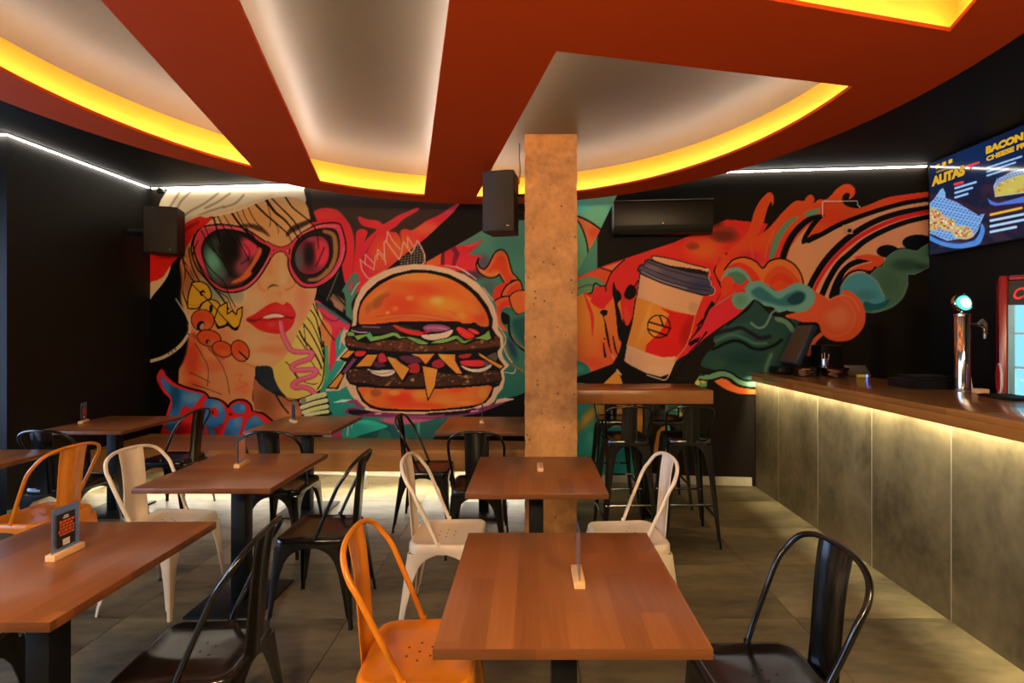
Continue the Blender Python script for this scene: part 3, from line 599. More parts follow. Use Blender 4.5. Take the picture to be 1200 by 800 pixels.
    m = f([(188.5, 438), (194, 446), (204, 453), (220, 458), (238.5, 462), (230, 472), (225, 478), (219, 477), (215, 474.5), (212, 480), (208, 492), (204, 506), (197, 505), (193, 500), (198, 486), (202, 472), (200, 464), (193, 456), (189, 448)], B1, smooth=False); bl(225, 466, 14, 8, B2, .9, m); bl(205, 462, 8, 24, (22, 70, 116), .8, m)
    m = f([(242, 468), (252, 468), (260, 473), (264, 482), (263, 492), (256, 500), (250, 503), (256, 515), (254, 525), (246, 525), (244, 505), (240, 500), (236, 525), (226, 525), (232, 500), (238, 480)], B1); bl(255, 476, 10, 8, B2, .8, m); bl(240, 512, 10, 14, (40, 84, 130), .6, m); bl(251, 482.5, 4.4, 6, (190, 36, 40), 1, hard=1, rot=-.4); bl(249, 483, 1.6, 3, (70, 14, 16), 1)
    m = f([(271.5, 478), (275, 473.5), (281, 472), (287, 475), (288, 480), (284, 484), (277, 483.5)], B1, line=0); bl(284, 477, 4, 4, B2, .8, m)
    m = f([(268, 491), (276, 489.5), (284, 488), (283, 498), (279, 512), (276, 525), (259, 525), (262, 508)], B1, smooth=False); bl(278, 494, 7, 8, B2, .7, m); bl(266, 512, 8, 12, (32, 78, 128), .6, m)
    m = f([(287, 500), (292, 491), (300, 486.5), (307, 490), (311, 498), (312, 512), (306, 525), (282, 525), (284, 512)], B1); bl(300, 492, 8, 6, B2, .6, m); bl(296, 506, 10, 8, (36, 92, 160), .7, m)
    st([(296, 484), (306, 488), (314, 498)], 4, (190, 36, 44)); bl(270, 485, 3, 2, (90, 16, 20), .9)
    # ---------- burger
    halo = [(411, 388), (413.5, 376), (413.5, 364), (417, 350), (424, 336), (435, 325), (450, 317), (467, 311.5), (486, 309), (506, 310.5), (526, 314.5), (545, 322), (560, 332), (571, 345), (579, 359), (583, 374), (583.5, 386), (589, 394), (590, 404), (588, 414), (590, 420), (597, 428), (590, 434), (591.5, 444), (589, 455), (583, 462), (579, 471), (568, 478), (545, 483), (500, 486), (450, 485), (430, 481), (420, 473), (411, 462), (406, 452), (397, 457.5), (381, 458), (390, 445), (402, 428), (405, 422), (393, 422.5), (401, 413), (406, 407), (400, 400), (400, 392), (405, 386)]
    f(halo, (204, 166, 128), smooth=False, feather=.4)
    for q in ([(412, 345), (418, 334), (422, 331)], [(534, 312), (546, 318), (558, 327)], [(522, 311), (538, 314), (550, 322)], [(583, 380), (592, 394), (592, 402), (588, 408)], [(590, 406), (594, 416), (600, 424)], [(398, 408), (400, 396), (404, 384)], [(566, 337), (572, 344), (578, 352)], [(592, 436), (602, 437), (604, 432)]): st(q, .9, (206, 170, 140))
    core = [(417.5, 381), (418.5, 366), (422, 353), (430, 341), (443, 329.5), (460, 321), (484, 315.5), (505, 316.5), (526, 321), (546, 331), (561, 344), (572, 359), (577.5, 373), (577, 384), (581, 391), (586, 396), (586.5, 407), (583, 412), (584, 419), (591.5, 429), (586.5, 434), (588.5, 444), (585, 452), (579, 454), (576, 464), (569, 472), (552, 478.5), (500, 482.5), (450, 482), (434, 478), (424, 470), (418, 458), (417, 452), (410, 450), (405.5, 443), (405, 436), (396, 456), (382.5, 455), (398, 436), (406, 424), (397.5, 420.5), (408, 409.5), (404.5, 404), (404, 396), (408, 388), (410, 383)]
    f(core, (30, 20, 13), smooth=False)
    bun = [(421, 379), (421, 366), (425.5, 353), (435, 342), (449, 331.5), (468, 323), (490, 319.5), (512, 322), (532, 329), (550, 341), (562, 354), (570.5, 368), (573, 380), (569, 383), (562, 381.5), (556, 377.5), (550, 379), (543, 379), (537, 376.5), (520, 376), (500, 376), (480, 376.5), (462, 377), (445, 379), (430, 379.5)]
    m = f(bun, (208, 96, 34))
    for x, y, rx, ry, c, a, r_ in [(490, 324, 60, 7, (206, 136, 54), .8, 0), (440, 350, 26, 8, (206, 128, 50), .8, -.8), (446, 352, 22, 10, (132, 60, 26), .8, -.6), (480, 335, 40, 7, (170, 74, 28), .7, -.05), (470, 358, 26, 16, (212, 66, 28), .95, 0), (500, 342, 26, 10, (204, 66, 28), .8, .2), (520, 356, 30, 12, (230, 150, 48), .85, .15), (512, 352, 10, 6, (240, 186, 84), .8, 0), (480, 349, 6, 4, (238, 150, 84), .8, 0), (463, 361, 5, 4, (238, 130, 70), .8, 0), (454, 366, 3, 2.4, (246, 180, 120), .8, 0), (455, 352, 6, 4, (226, 84, 44), .8, 0), (550, 345, 16, 8, (222, 120, 40), .7, .7), (562, 372, 10, 8, (196, 62, 26), .8, 0), (540, 370, 8, 6, (232, 150, 50), .8, 0), (490, 371, 40, 4, (214, 110, 60), .6, 0), (440, 372, 12, 6, (196, 86, 30), .7, 0), (430, 362, 6, 12, (150, 70, 30), .6, 0), (555, 362, 12, 6, (226, 130, 44), .6, .6)]:
        bl(x, y, rx, ry, c, a, m, rot=r_)
    for q in ([(440, 371), (462, 368), (490, 367), (515, 371), (530, 374)], [(450, 375), (470, 372), (498, 373), (518, 376)], [(520, 363), (534, 368), (540, 376)]): st(q, 1.2, (120, 48, 22), soft=.5, clip=m, alpha=.8)
    # salad between
    f([(411, 386), (420, 383), (450, 381), (480, 382), (478, 389), (440, 391), (418, 390)], (58, 34, 34)); st([(425, 382.5), (445, 383.5)], 1.6, (130, 80, 110)); st([(412, 387), (420, 389), (430, 389.5)], 1.2, (170, 150, 160))
    f([(459, 380), (465, 383), (478, 387), (492, 389), (503, 388.5), (498, 393), (482, 392), (468, 387)], (186, 34, 30)); st([(462, 381), (476, 386), (492, 388)], 1.4, (214, 70, 50), soft=.4)
    f([(496, 383), (505, 380), (520, 381), (528, 385), (518, 388), (500, 388)], (140, 70, 100)); f([(494, 393), (510, 391), (530, 386.5), (526, 394), (514, 398), (500, 397.5)], (206, 176, 144)); st([(496, 390.5), (515, 390), (528, 386)], 1.1, K); st([(500, 384), (514, 384), (524, 386)], .7, (190, 130, 150))
    f([(535, 384), (542, 384), (556, 393), (550, 397), (543, 395), (537, 389)], (186, 34, 28)); f([(548, 385), (556, 386), (562, 390.5), (556, 391)], (204, 60, 44)); st([(537, 385), (550, 394)], 1, (222, 84, 60), soft=.3)
    lt = [(405.5, 391), (409, 388), (415, 389), (416, 393), (424, 391.5), (430, 391), (433, 388), (437, 394), (446, 393), (460, 389), (466, 390), (470, 394), (476, 394), (484, 395), (494, 398), (503, 402), (512, 398), (524, 396), (532, 393), (537, 393), (544, 399), (553, 397), (562, 394), (568, 391), (573, 386), (576, 397), (570, 399), (561, 397), (556, 397), (545, 402.5), (541, 402), (535, 397), (524, 401), (516, 402.5), (504, 402.5), (498, 404), (490, 403), (476, 395.5), (468, 397), (462, 393.5), (450, 397), (434, 400.5), (429, 394), (419, 399), (415, 394), (408, 394)]
    m = f(lt, (112, 148, 66), smooth=False, line=.8); bl(434, 393, 4, 6, (60, 150, 110), .7, m); bl(545, 396, 12, 5, (70, 110, 50), .7, m); bl(490, 399, 8, 3, (90, 130, 60), .6, m)
    P1 = [(404.8, 397), (409, 394.5), (419, 400), (434, 402), (450, 398.5), (468, 398.5), (477, 397), (492, 404.5), (506, 404.5), (524, 402), (536, 399.5), (545, 404), (560, 399), (575, 398.5), (581, 393), (584.5, 397), (585.5, 406), (576, 409), (550, 410.5), (520, 411.5), (490, 413), (460, 412.5), (430, 410), (412, 407), (405.5, 402)]
    m = f(P1, (92, 48, 24)); p.speck(m, [(160, 96, 60), (60, 30, 16), (140, 70, 40), (176, 124, 90), (50, 24, 14)], 170, .8, 2.0, .8); st([(408, 406), (440, 411), (490, 413), (540, 411), (584, 407)], 2, (34, 18, 10), soft=.6, clip=m)
    f([(416, 412), (428, 411.5), (427, 416), (418, 417.5)], (176, 36, 34)); f([(444, 415), (450, 414.5), (453, 423), (444, 423.5)], (170, 34, 40)); f([(438, 424), (446, 424), (452, 429), (440, 430)], (90, 40, 60)); f([(468, 418), (484, 417), (495, 423), (480, 426)], (96, 40, 60)); f([(478, 428), (490, 426), (491, 436), (480, 436)], (150, 34, 36)); f([(507, 424), (516, 421), (521, 428), (514, 431), (507, 429)], (146, 30, 44)); f([(538, 416), (552, 414.5), (549, 419), (540, 419.5)], (150, 34, 34)); f([(539, 423), (550, 421.5), (566, 422), (566.5, 429), (550, 429.5), (541, 427)], (190, 40, 44), line=.8)
    f([(430, 432), (440, 434), (463, 433), (460, 438.5), (450, 441), (438, 438)], (196, 176, 146)); st([(433, 433.5), (446, 438), (460, 435)], .8, (110, 90, 70)); f([(540, 428), (552, 432), (566, 431), (576, 426), (574, 431), (562, 436), (548, 434)], (196, 172, 144)); f([(568, 420), (577, 414), (582, 414), (582, 422), (575, 427), (568, 429)], (110, 96, 84), alpha=.8)
    f([(401, 436), (414, 419), (418, 420.5), (405, 437.5)], (110, 58, 90), smooth=False)
    P2 = [(406.5, 438), (412, 432.5), (420, 433), (431, 433), (442, 441.5), (455, 441.5), (464, 438), (473, 447), (480, 440), (494, 437), (514, 436), (524, 438), (538, 439), (556, 437), (572, 434), (584, 435), (587.5, 441), (586.5, 447), (580, 450), (550, 451.5), (500, 454), (450, 453), (420, 450.5), (410, 446)]
    m = f(P2, (72, 42, 24)); p.speck(m, [(150, 104, 60), (44, 26, 16), (120, 66, 36), (170, 130, 80), (36, 20, 12)], 190, .8, 2.0, .8); st([(410, 448), (450, 453), (500, 454), (560, 451), (586, 447)], 2.4, (26, 16, 10), soft=.6, clip=m)
    C_ = (232, 146, 50)
    for q in ([(399, 419.3), (408, 410), (416.5, 411), (408, 419.3)], [(415.5, 430), (430, 415), (443.5, 414.8), (435, 429.5)], [(452.5, 417), (464, 420), (469, 424.5), (480.5, 431.5), (471.5, 446.8), (460, 430)], [(479, 414.3), (510.5, 414), (499, 427), (491, 418.5)], [(512, 414), (533.5, 415), (533.5, 422), (542.5, 438.5), (535, 438), (520, 424)], [(494.5, 428), (513.2, 432), (510, 452), (501.5, 469), (498, 450)], [(559, 412), (571, 419), (590.5, 429), (586, 432.5), (574, 425), (562, 416.5)], [(384, 454), (399, 436.5), (403, 440), (394.5, 454.5)]):
        m = f(q, C_, smooth=False, line=1.3); bl(q[0][0] + 6, q[0][1] + 4, 8, 5, (240, 176, 70), .6, m); bl(q[2][0], q[2][1] - 4, 6, 6, (222, 118, 40), .6, m)
    m = f([(421, 453.5), (450, 455), (500, 456), (550, 453.5), (575, 452), (573.5, 461), (567, 470), (552, 475), (500, 480), (455, 478.5), (438, 475.5), (428, 469), (423, 461)], (216, 100, 36))
    for x, y, rx, ry, c, a in [(440, 460, 12, 8, (130, 66, 34), .8), (430, 466, 5, 9, (230, 140, 56), .8), (470, 466, 20, 9, (206, 50, 24), .9), (462, 460, 8, 4, (240, 170, 70), .8), (492, 462, 12, 7, (232, 150, 50), .8), (480, 474, 30, 4, (200, 60, 30), .8), (520, 468, 18, 8, (232, 140, 60), .8), (535, 456, 16, 4, (200, 60, 28), .8), (550, 464, 14, 8, (224, 120, 44), .8), (566, 460, 8, 9, (232, 160, 64), .7), (508, 475, 16, 4, (206, 70, 30), .8), (545, 472, 14, 3, (214, 150, 70), .6), (480, 455, 14, 3, (196, 44, 22), .7)]:
        bl(x, y, rx, ry, c, a, m)
    m = f([(494.5, 428), (513.2, 432), (510, 452), (501.5, 469), (498, 450)], C_, smooth=False, line=1.3); bl(505, 436, 8, 6, (240, 170, 66), .6, m)
    f([(404, 483), (410, 477.5), (428, 480), (450, 483), (500, 485), (545, 482), (568, 476), (592, 471), (580, 477), (560, 484), (540, 487), (500, 491), (460, 489), (430, 488), (412, 486)], (116, 44, 82)); f([(392, 471), (404, 469), (418, 468), (424, 474), (430, 479), (418, 477), (414, 472)], (130, 56, 90), smooth=False)
    f([(410, 480), (430, 481), (436, 483), (420, 486), (410, 485)], (40, 22, 36)); f([(500, 484), (540, 481), (558, 478), (548, 484), (510, 487)], (44, 24, 38)); st([(440, 484.6), (446, 484.4)], 1.4, (226, 190, 200)); st([(552, 482), (560, 481)], 1.6, (200, 120, 160)); st([(428, 478.5), (436, 481)], 1.2, (200, 180, 170)); st([(450, 490), (500, 488), (520, 486)], 2, (150, 90, 110), soft=.8, alpha=.7)
    f([(390, 471.5), (400, 468), (412, 468), (404, 471)], (170, 210, 190), smooth=False, alpha=.8); f([(582, 468), (592, 466), (604, 467.5), (590, 471), (580, 473)], (190, 150, 120), smooth=False)
    # crown flames drawn above the bun
    W_ = (236, 176, 150)
    for q, w in [([(422, 304), (428, 309), (438, 316), (440, 300), (444, 297), (452, 306), (452, 310)], 1.1), ([(422, 304), (424, 316), (430, 325), (436, 328), (442, 327)], 1.3), ([(428, 310), (428, 298), (438, 308)], 1.1), ([(442, 304), (442.5, 292), (450, 300)], 1.1), ([(451, 306), (450, 284), (452, 282), (462, 296), (468, 304), (470, 298), (473, 283), (482, 297), (486, 290), (489, 281.5)], 1.3), ([(453, 284), (454, 271), (460, 282), (469, 292)], 1.2), ([(478, 290), (477.5, 277.5), (485, 289)], 1.2), ([(489, 281.5), (494, 290), (497.5, 298), (498, 306), (494, 310.5)], 1.3)]:
        st(q, w, W_, smooth=False)
    m = p.mask([(468, 306), (474, 299), (482, 298), (489, 284), (494, 291), (497, 300), (496, 310), (470, 313)], False)
    for k in range(7): st([(468 + k * .5, 309 - k * 3), (498, 305 - k * 3)], .7, (150, 130, 110), clip=m, alpha=.8)
    for k in range(8): st([(470 + k * 3.6, 314), (473 + k * 3.4, 285)], .7, (150, 130, 110), clip=m, alpha=.8)
    # ================= right of the column
    f([(640, 236), (723.5, 229), (723.5, 200), (640, 200)], (96, 150, 118), smooth=False)
    m = f([(640, 236), (723.5, 228), (700, 276), (677, 318), (664, 340), (640, 340)], (104, 166, 124), smooth=False, grad=((680, 238), (684, 310), (88, 140, 92))); bl(678, 242, 16, 10, (80, 176, 156), .8, m)
    m2 = f([(660, 250), (676, 254), (690, 260), (702.5, 269), (690.5, 291), (687, 278), (682, 266), (674, 257)], (220, 112, 58), clip=m); bl(696, 272, 8, 8, (208, 70, 36), .8, m2)
    st([(660, 249), (676, 253), (690, 259), (703, 268)], 2.2, K, clip=m); st([(668, 252), (678, 260), (684, 272), (688, 286), (689, 296)], 1.8, K, clip=m)
    # red band under the black
    m = f([(655, 335), (677, 324.5), (710, 310.5), (750, 297), (790, 284), (820, 271), (852, 257), (900, 262), (880, 300), (850, 320), (850, 345), (830, 370), (808, 400), (806, 412), (790, 425), (720, 430), (690, 435), (655, 440)], (202, 40, 32), smooth=False)
    bl(825, 292, 26, 16, (218, 96, 36), .95, m); bl(812, 288, 12, 7, (120, 46, 26), .8, m); bl(848, 276, 22, 11, (96, 40, 26), .9, m); bl(780, 292, 18, 6, (200, 44, 36), .8, m); bl(745, 315, 22, 10, (206, 40, 34), .9, m); bl(846, 305, 14, 10, (210, 78, 36), .8, m); bl(835, 262, 16, 6, (70, 40, 28), .7, m); bl(855, 268, 12, 5, (130, 50, 32), .6, m)
    f([(655, 352), (677, 347), (684, 344), (698, 352), (712, 356), (720, 346), (727, 352), (729, 372), (728, 395), (727, 412), (716, 427), (690, 436), (655, 442)], (230, 134, 44), smooth=False, grad=((690, 380), (700, 432), (214, 84, 36)))
    f([(684, 344), (690, 354), (696, 372), (694, 395), (692, 372), (688, 358)], (196, 40, 34)); f([(692, 352), (704, 345), (718, 348), (710, 358), (707, 362), (700, 360)], (200, 34, 36)); f([(708, 362), (718, 352), (722, 372), (720, 400), (712, 392), (710, 376)], (226, 112, 44)); bl(712, 405, 12, 18, (218, 84, 40), .7); bl(694, 425, 14, 8, (206, 62, 34), .6)
    f([(655, 340), (677, 328), (688, 323.5), (698, 325), (709, 332), (706, 335), (698, 336), (695, 343), (688, 342), (677, 347), (655, 356)], (92, 128, 82)); st([(677, 338), (688, 334), (696, 334)], 1.6, (60, 90, 60), soft=.6)
    f([(677, 327), (694, 318), (704, 314), (716, 319), (710, 331), (700, 326), (690, 323)], (220, 80, 40), smooth=False); f([(707, 313), (728, 306.5), (718, 317)], (224, 120, 72), smooth=False)
    st([(732, 304), (720, 315), (714, 324), (710, 334), (704, 335), (697, 332), (694, 342), (690, 344)], 1.5, K); st([(704, 314), (717, 318)], 1.4, K); st([(710, 334), (710, 341)], 1.2, K)
    m2 = f([(655, 425), (677, 423), (686, 426), (692, 434), (685, 440), (655, 446)], (40, 110, 88)); bl(680, 432, 6, 6, (60, 134, 106), .7, m2)
    # black splashes left of cup
    f([(719, 330), (722, 338), (727, 343), (728, 350), (724, 356), (727, 366), (730, 380), (733, 392), (728, 400), (724, 393), (722, 372), (720, 355), (717.5, 342)], K); f([(732, 342), (737, 334), (742, 334), (746, 340), (744, 347), (738, 351), (732, 348)], K); st([(742, 338), (747, 330), (750, 326)], [2, .8], K)
    f([(730, 372), (734, 382), (737, 380), (741, 372), (744, 350), (748, 345), (742, 380), (734, 405), (731, 422), (738, 428), (755, 437), (776, 443), (790, 441), (806, 412), (830, 380), (846, 340), (842, 332), (836, 318), (838, 312), (846, 302), (838, 318), (844, 330), (846, 340), (838, 356), (834, 352), (826, 366), (822, 385), (800, 416), (815, 404), (824, 396), (808, 418), (790, 445), (842, 446), (842, 470), (655, 470), (655, 448), (690, 437), (718, 426), (724, 416), (728, 404)], (24, 17, 12), smooth=False)
    f([(703, 366), (707, 362.5), (712, 364), (711, 369), (708, 371), (710, 378), (713, 392), (716, 410), (720, 420), (714, 408), (710, 392), (707, 372)], K); st([(707, 402), (709, 416), (709.5, 419)], [1.5, 3, 1], K); st([(718.5, 394), (721, 408), (724, 416)], [1.4, 2.4, 1], K); bl(708.5, 396.5, 1, 1.2, K, 1, hard=1); st([(717, 415), (720, 421)], 1.2, (206, 150, 110)); f([(731, 362), (735, 360), (738, 370), (736, 379), (732, 372)], (206, 60, 36))
    # cup
    cup = [(750, 320), (775, 331), (805, 340.5), (824.5, 346.5), (816, 368), (806, 400), (793, 417), (786, 438), (774, 442), (756, 437), (740, 429), (731, 423), (734, 406), (741, 380), (746, 350)]
    m = f(cup, (214, 158, 112), smooth=False, line=1.2); bl(812, 360, 12, 14, (150, 110, 78), .7, m); bl(738, 420, 6, 8, (160, 116, 86), .7, m); bl(770, 432, 20, 6, (200, 156, 120), .7, m)
    m = f([(746, 348), (760, 352.5), (778, 360), (798, 366), (815.5, 369.5), (806, 400), (793, 417.5), (776, 418.5), (756, 412.5), (734.5, 404), (741, 380)], (232, 144, 52), smooth=False); bl(757, 375, 3, 26, (240, 172, 84), .7, m, rot=.3); bl(750, 390, 2, 20, (240, 168, 80), .6, m, rot=.3)
    m = f([(773, 360), (790, 365), (815.5, 369.5), (806, 400), (793, 417.5), (776, 418.5), (756, 412.5), (757.5, 404), (765, 396), (772, 391), (780, 378), (784, 368)], (190, 26, 20), smooth=False); bl(806, 388, 12, 26, (140, 12, 10), .7, m, rot=.3); bl(780, 405, 14, 8, (176, 16, 14), .5, m)
    st([(734.5, 405), (756, 413.5), (776, 420), (793, 419)], 1.2, (226, 180, 140), soft=.3); st([(793, 419), (789, 428), (781, 444), (772, 443.5), (758, 439)], 1.0, (206, 176, 146)); st([(824, 347), (815, 370), (806, 401), (793, 419)], 1.3, (214, 120, 80))
    n = 28; st([(772 + 13.2 * math.cos(2 * math.pi * k / n), 382.3 + 13.2 * math.sin(2 * math.pi * k / n)) for k in range(n + 1)], 1.5, K, closed=True); st([(760, 377), (785.5, 384.5)], 2.1, K); st([(759.5, 385.5), (781.5, 393)], 2.1, K); st([(773, 370), (777.5, 382)], 2.0, K)
    lid = [(747, 316), (750, 310.5), (755, 310), (756, 305.5), (760, 303.5), (766, 306), (785, 312.5), (808, 318.5), (828, 322), (832.5, 327), (833, 333), (837, 337), (836.5, 342.5), (832, 346), (824, 345.5), (805, 341), (775, 331.5), (752, 321.5)]
    m = f(lid, (84, 76, 92), smooth=False, line=1.3); bl(820, 335, 20, 9, (58, 58, 96), .9, m); bl(765, 314, 14, 5, (120, 100, 98), .7, m, rot=.3)
    for q in ([(751, 311), (775, 321), (805, 331), (834, 337)], [(749, 316), (775, 327), (805, 336), (832, 341)], [(757, 306), (780, 315), (808, 323), (830, 328)]): st(q, 1.0, (50, 42, 54), clip=m)
    st([(752, 318), (775, 329), (805, 338)], .9, (150, 130, 130), clip=m); f([(764, 302.5), (767, 299.8), (790, 304), (812, 310), (829, 314.5), (831, 317), (826, 320), (808, 317.5), (785, 311.5), (768, 306)], (216, 160, 112), line=1.3); f([(785, 311.5), (808, 314), (826, 317), (828, 322), (808, 318.5)], (40, 34, 44))
    st([(824, 317), (830, 315), (832, 321), (830.5, 325), (833, 330), (833.5, 334), (837.5, 338), (836.5, 344), (831, 346.3)], 1.0, (190, 150, 130))
    # yellow and teal under the high table
    f([(694, 462), (724, 433), (730, 450), (745, 480), (752, 520), (728, 560), (700, 540), (694, 500)], (232, 148, 46), smooth=False); st([(723, 433), (728, 439)], 1.2, (220, 190, 150))
    f([(655, 446), (692, 450), (700, 470), (706, 500), (712, 580), (655, 580)], (62, 140, 100), smooth=False, grad=((680, 470), (690, 540), (34, 118, 106))); f([(676, 500), (690, 478), (702, 472), (702, 484), (690, 496), (676, 508)], (170, 130, 44), feather=2.5)
    f([(700, 500), (735, 500), (750, 540), (748, 580), (705, 580)], (36, 124, 104), smooth=False)
    f([(758, 450), (790, 470), (800, 500), (780, 540), (750, 520), (744, 480)], (226, 140, 44), smooth=False); f([(781, 474), (816, 474), (820, 452), (812, 452), (800, 474), (790, 520), (780, 520)], (62, 140, 108), smooth=False); f([(812, 453), (818, 442), (822, 438), (830, 439), (828, 453)], (84, 140, 90), smooth=False)
    for x, y in [(817, 448), (824, 446), (788, 487), (797, 485), (792, 478), (803, 481)]: bl(x, y, 2.6, 2.6, (222, 176, 60), .95, hard=1)
    # ---------- right: flames
    f([(800, 418), (812, 410), (826, 396), (845, 382), (862, 371), (880, 356), (884, 330), (862, 310), (842, 300), (838, 318), (844, 330), (846, 342), (838, 357), (832, 362), (822, 384), (806, 402)], (200, 40, 44), smooth=False, grad=((845, 330), (815, 395), (188, 34, 52)))
    for q in ([(807, 400), (815, 390), (822, 376)], [(808, 412), (818, 402), (828, 389)], [(822, 382), (824, 376)], [(816, 382), (824, 374)]): st(q, [1, 2.2], K)
    f([(806, 402), (812, 398), (821, 394), (818, 400), (809, 406)], K, smooth=False)
    flame = [(838, 318), (846, 304), (856, 292), (868, 282), (876, 272), (880, 262), (884, 248), (891, 235), (899, 226.5), (904, 226), (907, 232), (905.5, 241), (903.5, 236), (899, 245), (895, 260), (890, 271), (886, 277.5), (894, 273), (904, 264), (916, 250), (926, 240), (934, 235), (942, 235.5), (945, 231), (950, 228), (954, 232), (954, 238), (960, 233.5), (966, 234), (972, 231), (980, 222), (988, 216.5), (995, 215.5), (1001, 220), (1002, 226), (999, 231), (995, 233), (996, 227), (991, 226), (987, 231), (988, 238), (994, 242), (1004, 244), (1018, 240), (1038, 232), (1060, 228), (1090, 225), (1090, 231), (1060, 235), (1030, 244), (1000, 256), (978, 266), (962, 272), (950, 276), (936, 290), (925, 306), (912, 322), (893, 318), (880, 326), (862, 330), (850, 345), (846, 334)]
    m = f(flame, (220, 76, 32))
    bl(880, 302, 22, 12, (184, 30, 48), .95, m); bl(905, 300, 10, 16, (190, 34, 44), .9, m); bl(975, 255, 26, 12, (196, 50, 24), .8, m); bl(1060, 231, 40, 5, (196, 42, 28), .8, m); bl(860, 300, 14, 10, (214, 60, 34), .8, m); bl(920, 285, 8, 16, (194, 34, 40), .8, m, rot=.5)
    st([(886, 283), (896, 279), (908, 268), (922, 252)], 3, (228, 84, 36), soft=.8, clip=m); st([(879, 282), (882, 300), (884, 318)], 1, (230, 100, 50), soft=.5, clip=m)
    f([(901, 302), (904, 286), (911, 272), (922, 259), (932, 253.5), (934, 256), (924, 266), (914, 282), (907, 301)], (90, 124, 92)); f([(942, 250), (948, 247), (959, 244), (960, 248), (955, 252), (944, 253)], (92, 128, 96)); st([(897, 302), (900, 286), (908, 270)], 1.4, (230, 110, 60), soft=.4)
    bl(851, 297, 1.4, 1.4, (90, 20, 20), 1, hard=1)
    # cream ground with stripes
    CR = (206, 138, 94)
    m = f([(921, 306), (926, 290), (936, 276), (950, 262), (946, 276), (943, 284), (948, 285), (960, 279), (980, 268), (1004, 257), (1032, 248), (1060, 240), (1090, 236), (1090, 290), (1060, 294), (1032, 308), (1010, 322), (985, 345), (975, 355), (945, 345), (938, 320)], CR, smooth=False); bl(1040, 280, 40, 16, (190, 120, 84), .6, m)
    NV = (22, 19, 22)
    st([(917, 304), (921, 291), (930, 274), (944, 260), (955, 254.5), (965, 252.5)], [7.5, 7.5, 7, 2.5], NV); st([(964, 252.5), (953, 263), (944, 277), (941, 284)], [3, 6, 5.5, 4], NV); st([(941, 283), (950, 281), (962, 275), (980, 265), (1004, 255), (1032, 245.5), (1060, 238), (1090, 233)], [4, 6, 5.6, 5.2], NV)
    st([(948, 338), (955, 324), (966, 307), (980, 291), (1000, 274), (1026, 259), (1056, 249), (1090, 243)], [7, 7.4, 7, 6], NV); st([(954, 340), (962, 324), (974, 307), (988, 292), (1006, 278), (1030, 265), (1058, 254.5), (1090, 247.5)], [4, 4.6, 5, 5], (196, 26, 30)); st([(963, 346), (971, 328), (982, 310), (996, 297), (1014, 282), (1036, 270), (1062, 260), (1090, 253.5)], [7, 7, 6.4, 5.6], NV)
    f([(972, 350), (974, 338), (980, 324), (988, 313), (998, 305.5), (1008, 303), (1020, 306), (1010, 308.5), (998, 313), (990, 321), (986, 334), (986, 350)], NV)
    f([(986, 330), (992, 320), (1002, 313), (1014, 309), (1022, 307), (1012, 304), (1000, 302), (1008, 299), (1020, 298), (1033, 301), (1036, 303), (1034, 309), (1028, 313), (1020, 317), (1006, 316), (996, 321), (990, 328)], (214, 74, 34)); st([(986, 332), (994, 321), (1006, 316.5), (1020, 318), (1026, 313)], 2.4, NV)
    for x, y, rx, ry in [(1040, 294, 13, 7.5), (1076, 284, 19, 9.5), (1058, 293, 12, 3)]: bl(x, y, rx, ry, (18, 16, 16), 1, hard=1)
    m = f([(1014, 332), (1020, 322), (1028, 314), (1034, 312), (1038, 303), (1048, 295), (1060, 292), (1074, 294), (1082, 289), (1092, 286), (1092, 308), (1082, 316), (1072, 321), (1064, 322), (1063, 334), (1056, 349), (1044, 359), (1030, 365), (1018, 366), (1010, 362), (1004, 350)], (74, 104, 80), line=1.0, lcol=(96, 120, 100)); bl(1060, 310, 20, 9, (44, 70, 54), .8, m); bl(1040, 330, 16, 20, (64, 92, 72), .7, m); bl(1025, 345, 8, 18, (40, 84, 80), .7, m, rot=-.5); bl(1080, 312, 12, 5, (30, 60, 50), .7, m)
    st([(1022, 366), (1044, 360), (1058, 348), (1064, 332)], 1.6, (88, 124, 104), soft=.4); f([(1012, 352), (1022, 356), (1034, 354), (1044, 350), (1036, 360), (1020, 364), (1010, 362)], (30, 90, 92))
    m = f([(984, 350), (985, 338), (991, 327), (1000, 321), (1009, 319), (1018, 322), (1028, 331), (1035, 344), (1037, 352), (1026, 356), (1014, 353), (1006, 362), (988, 362)], (66, 128, 138)); st([(985, 338), (991, 327), (1000, 321), (1009, 319.5), (1018, 322.5), (1028, 331), (1036, 348)], 1.8, (116, 136, 122), soft=.4); bl(1014, 345, 16, 8, (58, 106, 106), .6, m)
    ball = [(948, 338), (958, 343), (966, 347), (972, 351), (980, 347), (988, 345.5), (986, 340), (994, 340), (1003, 346), (1010, 354), (1014, 366), (1013, 380), (1006, 391), (996, 398), (983, 400), (971, 397), (963, 390), (958, 378), (940, 377), (920, 370), (940, 364), (950, 352)]
    m = f(ball, (214, 84, 46)); bl(982, 372, 19, 19, (176, 92, 60), .9, m); bl(972, 356, 14, 10, (206, 76, 44), .6, m); st([(964, 386), (974, 393), (988, 392), (998, 384), (1002, 370), (996, 356), (986, 350)], 1.3, (226, 120, 80), soft=.5, clip=m); st([(962, 392), (954, 400), (948, 415)], 5, (180, 84, 56))
    st([(972, 351.5), (981, 347), (990, 346), (1000, 351), (1007, 364)], 1.5, (226, 124, 84), soft=.4)
    # orange hearts
    m = f([(848, 318), (853, 310), (861, 304), (871, 301.5), (882, 304), (890, 309), (894, 313), (900, 307), (908, 303.5), (917, 303.5), (928, 308), (936, 317), (941, 330), (938, 336), (926, 338), (914, 342), (903, 336), (894, 332), (884, 332), (876, 326), (866, 316), (856, 316)], (222, 110, 46))
